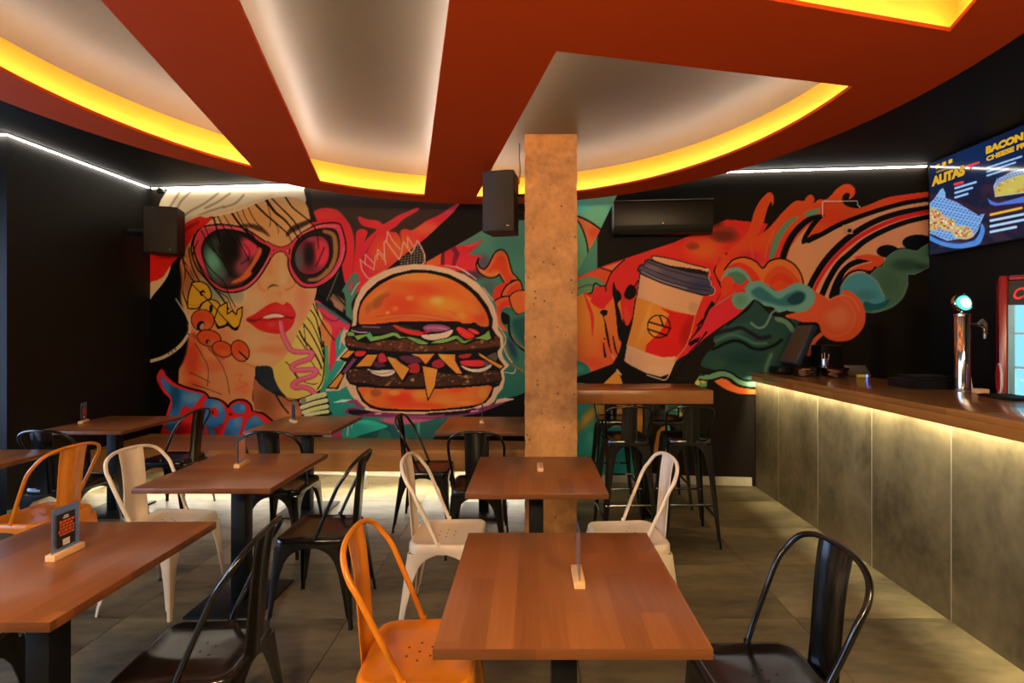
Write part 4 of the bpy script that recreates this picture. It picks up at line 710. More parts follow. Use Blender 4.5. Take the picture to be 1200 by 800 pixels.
    f([(852, 314), (862, 308), (872, 309), (884, 317), (891, 330), (882, 332), (874, 322), (864, 315)], (204, 52, 28), clip=m, feather=.5); f([(895, 332), (900, 320), (910, 312), (922, 314), (934, 326), (936, 334), (922, 340), (905, 338)], (214, 76, 34), clip=m, feather=.5); f([(902, 332), (906, 324), (914, 320), (924, 324), (930, 332), (918, 338)], (196, 50, 24), clip=m, feather=.5); f([(904, 336), (912, 329), (920, 331), (925, 336), (914, 342)], (216, 74, 34), clip=m, feather=.4)
    st([(849, 316), (857, 306), (866, 302), (876, 302), (886, 306.5), (894, 314), (901, 306.5), (911, 303), (921, 304), (932, 311), (939, 322), (941.5, 332)], 1.9, K)
    # teal wave body
    m = f([(824, 430), (822, 424), (828, 414), (838, 404), (836, 396), (846, 384), (862, 372), (876, 362), (882, 352), (890, 356), (902, 368), (918, 372), (936, 376), (930, 392), (928, 410), (915, 430), (900, 452), (880, 448), (862, 442), (845, 435)], (40, 76, 68))
    bl(886, 372, 24, 14, (44, 74, 72), .8, m); bl(860, 388, 26, 8, (62, 100, 88), .7, m, rot=-.3); bl(870, 420, 30, 12, (30, 66, 60), .8, m); bl(908, 408, 16, 22, (48, 76, 60), .8, m); bl(840, 426, 14, 8, (46, 84, 64), .7, m)
    for q, w, c in [([(836, 392), (848, 388), (858, 386), (868, 384), (880, 390), (890, 396), (902, 394)], 4.5, (34, 36, 44)), ([(826, 409), (838, 408), (850, 402), (862, 399), (872, 402), (882, 408), (894, 409), (908, 404), (916, 398)], 3.2, (16, 18, 20)), ([(834, 402), (846, 396), (858, 392), (872, 396), (884, 402), (898, 402)], 3, (66, 108, 92))]: st(q, w, c, soft=.8, clip=m)
    st([(880, 378), (888, 384), (896, 382), (901, 374), (905, 366), (914, 362), (926, 362)], 2.2, (110, 140, 124), soft=.5)
    f([(908, 372), (916, 372), (926, 378), (931, 386), (928, 390), (920, 380), (910, 376)], (96, 124, 96)); st([(914, 370), (924, 374), (933, 384)], 2, K); st([(904, 415), (898, 430), (896, 445)], 4, (84, 116, 86), soft=1)
    # curl
    m = f([(845, 329), (848, 321), (855, 315), (863, 313), (872, 317), (879, 325), (882, 330), (890, 329), (898, 333), (905, 338), (911, 341), (920, 338), (930, 332), (940, 332), (950, 337), (955, 346), (953, 356), (946, 363), (935, 366), (922, 364), (912, 366), (906, 360), (896, 358), (888, 352), (882, 352), (876, 360), (866, 362), (859, 356), (858, 348), (864, 343), (874, 342), (870, 336), (860, 330), (852, 324)], (96, 142, 128))
    bl(868, 352, 9, 9, (86, 128, 96), .9, m); f([(880, 342), (890, 336), (900, 342), (912, 350), (924, 344), (934, 340), (944, 344), (942, 353), (930, 358), (914, 358), (900, 354), (888, 350)], (50, 106, 110), feather=1, clip=m); f([(922, 352), (930, 344), (938, 342), (943, 346), (940, 354), (930, 357)], (28, 70, 76), feather=.6, clip=m)
    f([(852, 322), (862, 318), (872, 322), (876, 332), (868, 342), (862, 338), (858, 328)], (74, 116, 90), feather=.6, clip=m); f([(846, 328), (852, 323), (858, 326), (859, 336), (854, 350), (846, 346)], (220, 68, 30)); st([(842, 354), (856, 344), (868, 336), (876, 330)], 4.5, (206, 50, 40)); st([(838, 358), (854, 348), (862, 342)], 1.2, (120, 120, 90))
    f([(882, 352), (884, 351), (878, 358), (866, 369), (852, 380), (868, 366)], K)
    st([(852, 381), (866, 370), (878, 361), (883, 353)], 1.5, K)
    # bottom bands
    f([(818, 441), (826, 441), (836, 437), (845, 435), (855, 437), (864, 443), (874, 447), (884, 447), (900, 440), (900, 452), (880, 453), (866, 450), (856, 443), (846, 441), (834, 444), (824, 444)], (92, 136, 104)); st([(822, 439.5), (836, 435.5), (846, 433.5), (858, 437), (868, 444), (882, 446)], 2, K)
    f([(837, 446), (844, 443.5), (852, 445), (860, 451), (872, 455), (890, 455), (900, 454), (900, 460), (872, 461.5), (856, 458), (846, 453)], (220, 108, 50)); st([(820, 444.5), (834, 446), (846, 442.5), (856, 445), (866, 452), (880, 455), (896, 454)], 1.8, K)
    return p

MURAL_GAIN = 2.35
def grid_paint(name, P00, U, V, nu, nv, canvas, mat, parent, gain=1.0, flip=False):
    """fine grid on the plane P00 + s*U + t*V, vertex colours sampled from the canvas through the photo's perspective"""
    s = np.linspace(0, 1, nu); t = np.linspace(0, 1, nv)
    S, T = np.meshgrid(s, t)
    P = np.array(P00)[None, None] + S[..., None] * np.array(U) + T[..., None] * np.array(V)
    px = CX + F * P[..., 0] / P[..., 1]; py = CY - F * (P[..., 2] - H) / P[..., 1]
    col = canvas.sample(px, py)
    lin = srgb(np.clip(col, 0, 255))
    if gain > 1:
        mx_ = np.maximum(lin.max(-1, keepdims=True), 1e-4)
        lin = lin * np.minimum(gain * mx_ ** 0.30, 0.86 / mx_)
    idx = np.arange(nu * nv).reshape(nv, nu)
    q = np.stack([idx[:-1, :-1], idx[:-1, 1:], idx[1:, 1:], idx[1:, :-1]], -1).reshape(-1, 4)
    if flip: q = q[:, ::-1]
    me = bpy.data.meshes.new(name)
    me.vertices.add(nu * nv); me.vertices.foreach_set('co', P.reshape(-1).astype(np.float32))
    me.loops.add(q.size); me.loops.foreach_set('vertex_index', q.reshape(-1).astype(np.int32))
    me.polygons.add(len(q)); me.polygons.foreach_set('loop_start', np.arange(0, q.size, 4, dtype=np.int32))
    me.update(calc_edges=True)
    a = me.color_attributes.new('paint', 'FLOAT_COLOR', 'POINT')
    a.data.foreach_set('color', np.concatenate([lin, np.ones(lin.shape[:2] + (1,))], -1).reshape(-1).astype(np.float32))
    return obj(name, me, mat, parent)
# ------------------------------------------------------------------ the room
def struct(name, mb, mat, smooth=None):
    return tag(mb.build(name, mat, None, smooth), kind='structure')
T = 0.12
YW_L, YW_R = wall_y(XL), wall_y(XR)
floor = struct('floor', MB().prism([(XLW - T, YB - T), (XR + T, YB - T), (XR + T, YW_R + T), (XL - T, YW_L + T), (XL - T, YC + T), (XLW - T, YC + T)], -0.12, -0.011), M['grout'])
ceiling = struct('ceiling', MB().prism([(XLW - T, YB - T), (XR + T, YB - T), (XR + T, YW_R + T), (XL - T, YW_L + T), (XL - T, YC + T), (XLW - T, YC + T)], ZC, ZC + 0.12), M['black_ceiling'])
wall_back = struct('wall_back', MB().prism([(XL, YW_L), (XR, YW_R), (XR, YW_R + T), (XL, YW_L + T)], -0.01, ZC), M['black_wall'])
wall_left = struct('wall_left', MB().box(XL - T, XL, YC, YW_L + T, -0.01, ZC), M['black_wall'])
wall_ret = struct('wall_alcove', MB().box(XLW - T, XL - T - 0.0005, YC, YC + T, -0.01, ZC), M['blue_wall'])
wall_right = struct('wall_right', MB().box(XR, XR + T, YB, YW_R + T, -0.01, ZC), M['black_wall'])
wall_rear = struct('wall_rear', MB().box(XLW - T, XR + T, YB - T, YB, -0.01, ZC), M['black_wall'])
WY0, WY1, WZ0, WZ1 = -1.4, 3.8, 0.4, 2.6
wm = MB()
wm.box(XLW - T, XLW, YB, WY0, -0.01, ZC); wm.box(XLW - T, XLW, WY1, YC, -0.01, ZC)
wm.box(XLW - T, XLW, WY0, WY1, -0.01, WZ0); wm.box(XLW - T, XLW, WY0, WY1, WZ1, ZC)
wall_win = struct('wall_window', wm, M['black_wall'])
win = tag(bpy.data.objects.new('window_1', None), kind='structure'); COL.objects.link(win)
for k in range(5):
    y = WY0 + (WY1 - WY0) * k / 4
    MB().box(XLW - 0.09, XLW - 0.03, y - 0.025, y + 0.025, WZ0, WZ1).build('mullion', M['black_matte'], win, None)
for z in (WZ0, WZ1): MB().box(XLW - 0.09, XLW - 0.03, WY0, WY1, z - 0.025, z + 0.025).build('rail', M['black_matte'], win, None)
for k in range(4):
    y0 = WY0 + (WY1 - WY0) * k / 4 + 0.03; y1 = WY0 + (WY1 - WY0) * (k + 1) / 4 - 0.03
    MB().box(XLW - 0.063, XLW - 0.057, y0, y1, WZ0 + 0.03, WZ1 - 0.03).build('pane', M['pane'], win, None)

# mural painted on the back wall
M['mural'] = attr_mat('mural_paint', 0.6, spec=0.12)
cv = paint_mural()
e = 0.003
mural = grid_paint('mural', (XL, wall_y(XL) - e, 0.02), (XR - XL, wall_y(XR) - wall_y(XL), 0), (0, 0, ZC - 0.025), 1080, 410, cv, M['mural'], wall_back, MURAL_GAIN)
mural['label'] = 'spray-painted mural of a woman in sunglasses, a burger and a cup'
del cv

# floor tiles 1.2 x 0.6, each laid on its own
def clip_poly(pts, a, b, c):
    """keep a*x + b*y <= c"""
    out = []
    for i in range(len(pts)):
        p, q = pts[i], pts[(i + 1) % len(pts)]
        dp, dq = a * p[0] + b * p[1] - c, a * q[0] + b * q[1] - c
        if dp <= 0: out.append(p)
        if (dp < 0 < dq) or (dq < 0 < dp):
            t = dp / (dp - dq); out.append((p[0] + t * (q[0] - p[0]), p[1] + t * (q[1] - p[1])))
    return out
TW, TD, GAP = 1.2, 0.6, 0.0018
full_tile = None
ix = 0
for i in range(-4, 4):
    for j in range(-9, 6):
        x0, y0 = 0.22 + i * TW, 2.61 + j * TD
        rect = [(x0 + GAP, y0 + GAP), (x0 + TW - GAP, y0 + GAP), (x0 + TW - GAP, y0 + TD - GAP), (x0 + GAP, y0 + TD - GAP)]
        pts = rect
        pts = clip_poly(pts, WB, WA, 1.0 - 0.001)
        pts = clip_poly(pts, 1, 0, XR - 0.002); pts = clip_poly(pts, 0, -1, -(YB + 0.002))
        if not pts: continue
        ym = sum(p[1] for p in pts) / len(pts)
        pts = clip_poly(pts, -1, 0, -((XL if y0 > 3.5 else XLW) + 0.002))
        if y0 < YC < y0 + TD and x0 < XL and pts:
            pass
        if len(pts) < 3: continue
        cx, cy = x0 + TW / 2, y0 + TD / 2
        loc = [(p[0] - cx, p[1] - cy) for p in pts]
        if len(pts) == 4 and all(abs(a[0] - b[0]) + abs(a[1] - b[1]) < 1e-6 for a, b in zip(pts, rect)):
            if full_tile is None: full_tile = MB().prism(loc, -0.011, 0.0).mesh('tile'); full_tile.materials.append(M['tile'])
            o = obj('tile', full_tile, None, floor)
        else:
            o = MB().prism(loc, -0.011, 0.0).build('tile', M['tile'], floor, None)
        o.location = (cx, cy, 0)

# baseboards
def base_strip(name, p, q, h=0.085, t=0.012):
    p, q = Vector((*p, 0)), Vector((*q, 0)); d = (q - p).normalized(); n = Vector((-d.y, d.x, 0)) * -1
    pts = [p, q, q + n * t, p + n * t]
    return struct(name, MB().prism([(v.x, v.y) for v in pts], 0.0005, h), M['baseboard'])
base_strip('baseboard_back', (XL + 0.03, wall_y(XL + 0.03) - 0.004), (2.2, wall_y(2.2) - 0.004))
base_strip('baseboard_left', (XL + 0.001, YC), (XL + 0.001, YW_L - 0.03))
base_strip('baseboard_alcove', (XLW, YC - 0.001), (XL - T, YC - 0.001))

# LED profiles where wall meets ceiling
def led_line(name, p, q, off, label):
    p, q = Vector(p), Vector(q); d = (q - p).normalized(); n = Vector(off).normalized()
    o = bpy.data.objects.new(name, None); COL.objects.link(o); tag(o, kind='structure')
    def bar(nm, a, b, z0, z1, mat):
        pts = [p + n * a, q + n * a, q + n * b, p + n * b]
        MB().prism([(v.x, v.y) for v in pts], z0, z1).build(nm, mat, o, None)
    bar('profile', 0.005, 0.032, ZC - 0.010, ZC - 0.001, M['silver'])
    bar('diffuser', 0.009, 0.028, ZC - 0.018, ZC - 0.0105, M['led_wall'])
    return o
nb = (-WB, -WA, 0)
led_line('trim_1', (XL + 0.04, wall_y(XL + 0.04) - 0.004, 0), (XR - 0.04, wall_y(XR - 0.04) - 0.004, 0), nb, '')
led_line('trim_2', (XL, YC, 0), (XL, YW_L - 0.05, 0), (1, 0, 0), '')
led_line('trim_3', (XLW, YC, 0), (XL + 0.03, YC, 0), (0, -1, 0), '')

# ------------------------------------------------------------------ orange soffit with cove-lit recesses
KZ = ZS - H
def ceil_pt(x, y): k = KZ / (CY - y); return np.array([(x - CX) * k, F * k])
def fit_circle(pts):
    P = np.array(pts); A = np.c_[2 * P, np.ones(len(P))]; b = (P ** 2).sum(1)
    s_ = np.linalg.lstsq(A, b, rcond=None)[0]; return s_[:2], math.sqrt(s_[2] + s_[:2] @ s_[:2])
OC, OR = fit_circle([ceil_pt(*q) for q in [(0, 118), (100, 152), (200, 183), (310, 212), (430, 232), (560, 238), (760, 221), (850, 205), (950, 170), (1050, 128), (1150, 70), (1200, 38)]])
IC, IR = fit_circle([ceil_pt(*q) for q in [(0, 81), (75, 116), (150, 145), (220, 173), (295, 196), (378, 219), (435, 226), (495, 229.5), (557, 231), (676, 223), (760, 206), (850, 178), (930, 148), (1022, 104)]])
print('soffit circles', OC, OR, IC, IR)
def line(p, q): return np.array(ceil_pt(*p)), np.array(ceil_pt(*q)) - np.array(ceil_pt(*p))
def hit_circle(l, far=True):
    p, d = l; d = d / np.linalg.norm(d); f0 = p - IC; b = f0 @ d; c = f0 @ f0 - IR * IR; s_ = math.sqrt(b * b - c)
    a, b2 = p + d * (-b + s_), p + d * (-b - s_); return a if (a[1] > b2[1]) == far else b2
def arc(p, q, n=40):
    a0, a1 = math.atan2(*(p - IC)[::-1]), math.atan2(*(q - IC)[::-1])
    while a1 - a0 > math.pi: a1 -= 2 * math.pi
    while a1 - a0 < -math.pi: a1 += 2 * math.pi
    return [IC + IR * np.array([math.cos(a0 + (a1 - a0) * k / n), math.sin(a0 + (a1 - a0) * k / n)]) for k in range(n + 1)]
def at_y(l, y): p, d = l; return p + d * ((y - p[1]) / d[1])
b1l = line((297, 197), (118, 0)); b1r = line((378, 220), (278, 0)); b2l = line((497, 230), (527, 0)); b2r = line((557, 233), (652, 60))
cT = line((652, 60), (1022, 104)); dB = line((900, 0), (1113, 37))
holes = []
A0 = hit_circle(b1l); A1 = IC + IR * np.array([math.cos(math.radians(222)), math.sin(math.radians(222))])
holes.append(arc(A0, A1) + [at_y(b1l, A1[1] + 0.12)])
holes.append(arc(hit_circle(b1r), hit_circle(b2l), 16)[::-1] + [at_y(b1r, 1.0), at_y(b2l, 1.15)])
cr_ = hit_circle(cT, False) if hit_circle(cT, False)[0] > 1 else hit_circle(cT, True)
cs = [hit_circle(cT, True), hit_circle(cT, False)]; cr_ = max(cs, key=lambda q: q[0])
holes.append(arc(hit_circle(b2r), cr_) + [np.array(ceil_pt(652, 60))])
dcorner = np.array(ceil_pt(1113, 37)); d2 = np.array(ceil_pt(1145, 0))
dd = (d2 - dcorner) / np.linalg.norm(d2 - dcorner)
pl_, dv = dB; dv = dv / np.linalg.norm(dv)
holes.append([dcorner, dcorner + dd * 0.75, pl_ - dv * 0.75 + np.array([0.18, -0.75]), pl_ - dv * 0.75])
def ccw(P):
    a = sum(P[i][0] * P[(i + 1) % len(P)][1] - P[(i + 1) % len(P)][0] * P[i][1] for i in range(len(P)))
    return P if a > 0 else P[::-1]
holes = [ccw([np.array(q) for q in h]) for h in holes]
def offset(P, dist):
    out = []; n = len(P)
    for i in range(n):
        a, b, c = P[i - 1], P[i], P[(i + 1) % n]
        e1 = (b - a) / np.linalg.norm(b - a); e2 = (c - b) / np.linalg.norm(c - b)
        n1 = np.array([e1[1], -e1[0]]); n2 = np.array([e2[1], -e2[0]])
        m_ = n1 + n2; m_ = m_ / max(m_ @ m_, 1e-6) * 2
        L_ = np.linalg.norm(m_)
        if L_ > 1.7: m_ = m_ / L_ * 1.7
        out.append(b + m_ * dist)
    return out
def flat_with_holes(name, outer, inner, z0, z1):
    cu = bpy.data.curves.new(name, 'CURVE'); cu.dimensions = '2D'; cu.fill_mode = 'BOTH'; cu.extrude = (z1 - z0) / 2
    for P in [outer] + inner:
        s_ = cu.splines.new('POLY'); s_.points.add(len(P) - 1)
        for k, q in enumerate(P): s_.points[k].co = (q[0], q[1], 0, 1)
        s_.use_cyclic_u = True
    tmp = bpy.data.objects.new(name, cu); COL.objects.link(tmp)
    dg = bpy.context.evaluated_depsgraph_get(); me = bpy.data.meshes.new_from_object(tmp.evaluated_get(dg))
    bpy.data.objects.remove(tmp); bpy.data.curves.remove(cu)
    me.transform(Matrix.Translation((0, 0, (z0 + z1) / 2))); me.name = name; me.materials.clear()
    return me
outer = [OC + OR * np.array([math.cos(2 * math.pi * k / 160), math.sin(2 * math.pi * k / 160)]) for k in range(160)]
obj('soffit_board', flat_with_holes('soffit_board', outer, holes, ZS, ZS + 0.018), M['orange'], ceiling)
# fascia up to the black ceiling
ro = [[(OC[0] + r * math.cos(2 * math.pi * k / 160), OC[1] + r * math.sin(2 * math.pi * k / 160), z) for k in range(160)] for r, z in ((OR, ZS + 0.0185), (OR, ZC - 0.001), (OR - 0.012, ZC - 0.001), (OR - 0.012, ZS + 0.0185))]
MB().loft(ro + [ro[0]], True, False).build('soffit_fascia', M['orange'], ceiling, 40)
SET = 0.11
for h in holes:
    w_in = offset(h, SET); w_out = offset(h, SET + 0.012)
    n = len(h)
    m_ = MB(); rings = [[(q[0], q[1], z) for q in P] for P, z in ((w_in, ZS + 0.0185), (w_in, ZP), (w_out, ZP), (w_out, ZS + 0.0185))]
    m_.loft(rings + [rings[0]], True, False); m_.build('cove_side', M['cove'], ceiling, 30)
    MB().prism([tuple(q) for q in offset(h, SET + 0.012)], ZP + 0.0005, ZP + 0.02).build('recess_panel', M['pale'], ceiling, None)
    l0, l1 = offset(h, 0.045), offset(h, 0.058)
    rings = [[(q[0], q[1], z) for q in P] for P, z in ((l0, ZS + 0.019), (l0, ZS + 0.024), (l1, ZS + 0.024), (l1, ZS + 0.019))]
    MB().loft(rings + [rings[0]], True, False).build('led_strip', M['led_cove'], ceiling, None)

# ------------------------------------------------------------------ concrete column
KX0, KX1, KY0, KY1 = -0.047, 0.347, 3.60, 4.00
def rough_column():
    bm = bmesh.new(); bmesh.ops.create_cube(bm, size=1.0)
    bmesh.ops.bevel(bm, geom=[e_ for e_ in bm.edges if abs(e_.verts[0].co.z - e_.verts[1].co.z) > 0.5], offset=0.012, segments=2, affect='EDGES')
    vert = [e_ for e_ in bm.edges if abs(e_.verts[0].co.z - e_.verts[1].co.z) > 0.5]
    bmesh.ops.subdivide_edges(bm, edges=vert, cuts=70)
    rnd = random.Random(3)
    for v in bm.verts:
        chip = rnd.uniform(0, 0.006) if abs(v.co.x) > 0.46 else 0
        v.co = Vector(((KX0 + KX1) / 2 + v.co.x * (KX1 - KX0) - math.copysign(chip, v.co.x), (KY0 + KY1) / 2 + v.co.y * (KY1 - KY0), (v.co.z + 0.5) * (ZP - 0.001) + 0.0005))
    return MB().from_bm(bm)
tag(rough_column().build('concrete_column', M['column'], None, 40), 'bare pitted concrete column rising through the orange ceiling', 'column', kind='structure')

# ------------------------------------------------------------------ bench along the mural wall
BZ = 0.40; BY = 4.67; BX0, BX1 = XL + 0.02, 0.12
bench = thing('bench', 'long oak bench running along the mural wall, lit from below', 'bench', (0, 0, 0))
MB().prism([(BX0, BY), (BX1, BY), (BX1, wall_y(BX1) - 0.012), (BX0, wall_y(BX0) - 0.012)], BZ - 0.03, BZ).build('seat_board', M['bench'], bench, None)
MB().box(BX0, BX1, BY + 0.004, BY + 0.026, 0.19, BZ - 0.0305, 0.003).build('front_board', M['bench'], bench)
MB().box(BX0, BX1, BY + 0.0265, BY + 0.05, 0.200, 0.212).build('led_profile', M['silver'], bench, None)
MB().box(BX0 + 0.02, BX1 - 0.02, BY + 0.03, BY + 0.046, 0.191, 0.1995).build('led_strip', M['led_bench'], bench, None)
for x in (-3.9, -2.7, -1.62, -0.55):
    MB().box(x - 0.02, x + 0.02, BY + 0.06, BY + 0.10, 0.0005, BZ - 0.0305, 0.003).build('leg', M['silver'], bench)

# ------------------------------------------------------------------ tables
def table_proto():
    t = thing('table', '', 'table')
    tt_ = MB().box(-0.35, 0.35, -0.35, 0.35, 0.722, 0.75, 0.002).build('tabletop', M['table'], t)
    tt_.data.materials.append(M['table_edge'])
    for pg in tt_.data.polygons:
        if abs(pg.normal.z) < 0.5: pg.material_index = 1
    MB().box(-0.04, 0.04, -0.04, 0.04, 0.0155, 0.714, 0.003).build('post', M['black_matte'], t)
    MB().box(-0.20, 0.20, -0.20, 0.20, 0.0005, 0.015, 0.003).build('base_plate', M['black_matte'], t)
    MB().box(-0.16, 0.16, -0.16, 0.16, 0.7145, 0.7215).build('mounting_plate', M['black_matte'], t, None)
    return t
tp = table_proto(); first = [True]
def table(x, y, label, rot=0.0, group='square oak cafe tables'):
    o = tp if first[0] else copy_tree(tp)
    first[0] = False
    o.location = (x, y, 0); o.rotation_euler = (0, 0, rot); o['label'] = label; o['group'] = group
    return o
R90 = math.pi / 2
table(0.105, 1.56, 'square oak table with an orange chair on its left and a glossy black chair opposite')
table(0.03, 2.715, 'square oak table with a white metal chair on either side, before the column')
table(-0.40, 4.15, 'square oak table at the bench under the burger, beside the column')
table(-1.655, 1.67, 'square oak table carrying the stand with the black and orange card')
table(-1.66, 2.795, 'square oak table with a white chair and a black chair facing, blank stand on top', R90)
table(-1.92, 4.18, 'square oak table at the bench below the blue graffiti letters and yellow hair')
table(-3.58, 4.19, 'square oak table in the dark corner, beside the black left wall', R90)
table(-3.50, 2.90, 'square oak table beside the alcove, with the orange chair turned to it')
# ------------------------------------------------------------------ cafe chairs
def leg_mesh(prof, foot, top, sx, sy, th=0.006):
    """pressed-steel leg: L section whose wings widen upward into the arch. prof: (z, wing)"""
    rings = []
    z0, z1 = prof[0][0], prof[-1][0]
    for z, w in prof:
        t = (z - z0) / (z1 - z0)
        cx = foot[0] + (top[0] - foot[0]) * t; cy = foot[1] + (top[1] - foot[1]) * t
        r = min(0.014, w * 0.45)
        P = [(-w, 0), (-r, 0), (-r * 0.3, -r * 0.3), (0, -r), (0, -w), (-th, -w), (-th, -r - th * .4), (-r * .3 - th * .8, -r * .3 - th * .8), (-r - th * .4, -th), (-w, -th)]
        rings.append([((cx + px) * sx, (cy + py) * sy, z) for px, py in P])
    return MB().loft(rings)
def seat_outline(hw_f, hw_b, yf, yb, rf, rb, n=6):
    """rounded seat outline, front at +y"""
    pts = []
    for (cx, cy, r, a0) in ((hw_f - rf, yf - rf, rf, 0), (-(hw_f - rf), yf - rf, rf, 90), (-(hw_b - rb), yb + rb, rb, 180), (hw_b - rb, yb + rb, rb, 270)):
        for k in range(n + 1):
            a = math.radians(a0 + 90 * k / n); pts.append((cx + r * math.cos(a), cy + r * math.sin(a)))
    return pts
def scale_pts(P, d):
    return [tuple(q) for q in offset([np.array(p) for p in ccw([np.array(p) for p in P])], d)]
def seat_mesh(P, z, drop):
    """pan: dished top, rolled rim, drop edge"""
    rings = []
    for d, zz in ((-0.004, z - drop), (0.006, z - drop), (0.008, z - drop + 0.012), (0.006, z - 0.012), (0.0, z - 0.002), (-0.008, z + 0.001), (-0.016, z - 0.001), (-0.028, z - 0.006), (-0.06, z - 0.009), (-0.12, z - 0.011)):
        rings.append([(x, y, zz) for x, y in scale_pts(P, d)] if d > -0.02 else [(x, y, zz) for x, y in [(px * (1 + d / 0.17), py * (1 + d / 0.17)) for px, py in ccw([np.array(p) for p in P])]])
    m = MB(); m.loft(rings, True, False)
    n = len(rings[0]); m.f.append(tuple((len(rings) - 1) * n + i for i in range(n)))
    return m
SEAT = seat_outline(0.178, 0.170, 0.19, -0.172, 0.045, 0.062)
LEGP = [(0.0015, 0.017), (0.055, 0.019), (0.062, 0.026), (0.16, 0.034), (0.27, 0.047), (0.33, 0.062), (0.365, 0.082), (0.385, 0.105), (0.398, 0.132), (0.408, 0.165)]
def splat_mesh(path, hw, th=0.006, rib=0.006):
    """pressed back plate following a path of (y, z), half width list, with raised rib"""
    m = MB(); rings = []
    for (y, z), w in zip(path, hw):
        prof = [(-w, 0), (-w * .62, 0), (-w * .5, -rib), (w * .5, -rib), (w * .62, 0), (w, 0)]
        rings.append([(px, y + py, z) for px, py in prof] + [(px, y + py + th * .5, z) for px, py in prof[::-1]])
    return m.loft(rings)
def make_chair(mat):
    t = thing('cafe_chair', '', 'chair')
    seat_mesh(SEAT, 0.455, 0.048).build('seat', mat, t, 50)
    hm = MB()
    for k in range(6):
        a = math.pi / 3 * k; hm.lathe([(0.0042, -0.0002), (0.0042, 0.0006)], 8, (0.046 * math.cos(a), 0.0 + 0.046 * math.sin(a), 0.4445))
    hm.lathe([(0.0042, -0.0002), (0.0042, 0.0006)], 8, (0, 0.0, 0.4445))
    tag(hm.build('drain_holes', M['hole'], t), kind='stuff')
    for sx in (1, -1):
        for fr in (1, -1):
            foot = (0.208, 0.222) if fr == 1 else (0.208, 0.225)
            top = (0.184, 0.196) if fr == 1 else (0.174, 0.177)
            lg = leg_mesh(LEGP, foot, top, sx, fr).build('leg', mat, t, 40)
            MB().box(sx * (foot[0] - 0.010) - 0.011, sx * (foot[0] - 0.010) + 0.011, fr * (foot[1] - 0.010) - 0.011, fr * (foot[1] - 0.010) + 0.011, 0.0, 0.0014).build('foot_cap', M['rubber'], lg)
    half = [(0.172, -0.02, 0.452), (0.175, -0.034, 0.489), (0.182, -0.064, 0.557), (0.189, -0.104, 0.645), (0.193, -0.144, 0.732), (0.185, -0.177, 0.782), (0.160, -0.202, 0.826), (0.112, -0.218, 0.851), (0.055, -0.225, 0.861), (0, -0.227, 0.863)]
    path = half + [(-x, y, z) for x, y, z in half[-2::-1]]
    bf = MB().tube([tuple(q) for q in crom(path, False, 4)], 0.0098, 10).build('back_frame', mat, t, 60)
    for sx in (1, -1):
        MB().box(sx * 0.172 - 0.005, sx * 0.172 + 0.005, -0.032, -0.008, 0.430, 0.470, 0.003).build('fixing_tab', mat, bf)
    path2 = [(-0.219, 0.857), (-0.212, 0.82), (-0.205, 0.78), (-0.196, 0.70), (-0.188, 0.60), (-0.181, 0.51), (-0.176, 0.455), (-0.174, 0.42)]
    sp = splat_mesh(path2, [0.076, 0.075, 0.073, 0.071, 0.070, 0.070, 0.072, 0.076]).build('backrest', mat, t, 45)
    # under-seat cross braces
    for a, b in (((0.15, 0.15), (-0.14, -0.14)), ((-0.15, 0.15), (0.14, -0.14))):
        MB().tube([(a[0], a[1], 0.405), (a[0] * .4 + b[0] * .4, a[1] * .4 + b[1] * .4, 0.39), (b[0], b[1], 0.405)], 0.005, 6).build('brace', mat, t)
    return t
protos = {}
def chair(kind, x, y, rz, label, group=None):
    mat = M[kind + '_metal']
    if kind not in protos:
        o = protos[kind] = make_chair(mat)
    else:
        o = copy_tree(protos[kind])
    o.location = (x, y, 0); o.rotation_euler = (0, 0, math.radians(rz))
    o['label'] = label; o['group'] = kind + ' metal cafe chairs'
    return o
chair('orange', -0.380, 1.665, -88, 'orange metal chair tucked against the oak table near the centre aisle')
chair('orange', -2.926, 2.91, 84, 'orange metal chair turned toward the alcove table')
chair('white', -0.452, 2.64, -90, 'white metal chair whose back is toward the burger side, left of the column table')
chair('white', 0.530, 2.62, 96, 'white metal chair standing in front of the black bar stools')
chair('white', -2.105, 2.80, -96, 'white metal chair at the table with the blank stand')
chair('black', 0.748, 1.526, 94, 'black metal chair beside the bar panels, light catching its seat')
chair('black', -1.132, 1.665, 96, 'black metal chair drawn up to the table with the black and orange card')
chair('black', -1.148, 2.713, 90.5, 'black metal chair across the table from a white chair')
chair('black', -3.34, 3.53, 0, 'black metal chair in the dark corner with bluish daylight on its back rail')
chair('black', -3.09, 4.22, 90, 'black metal chair in front of the blue T of the graffiti letters')
chair('black', -1.775, 3.50, 0, 'black metal chair with its back turned, below the blue graffiti letters')
chair('black', -0.84, 3.92, -90, 'black metal chair sideways in front of the bench under the burger')
chair('black', -0.375, 3.49, 0, 'black metal chair with its back turned, just left of the column')
chair('black', -2.085, 1.64, -90, 'black metal chair mostly hidden under the table with the black and orange card')

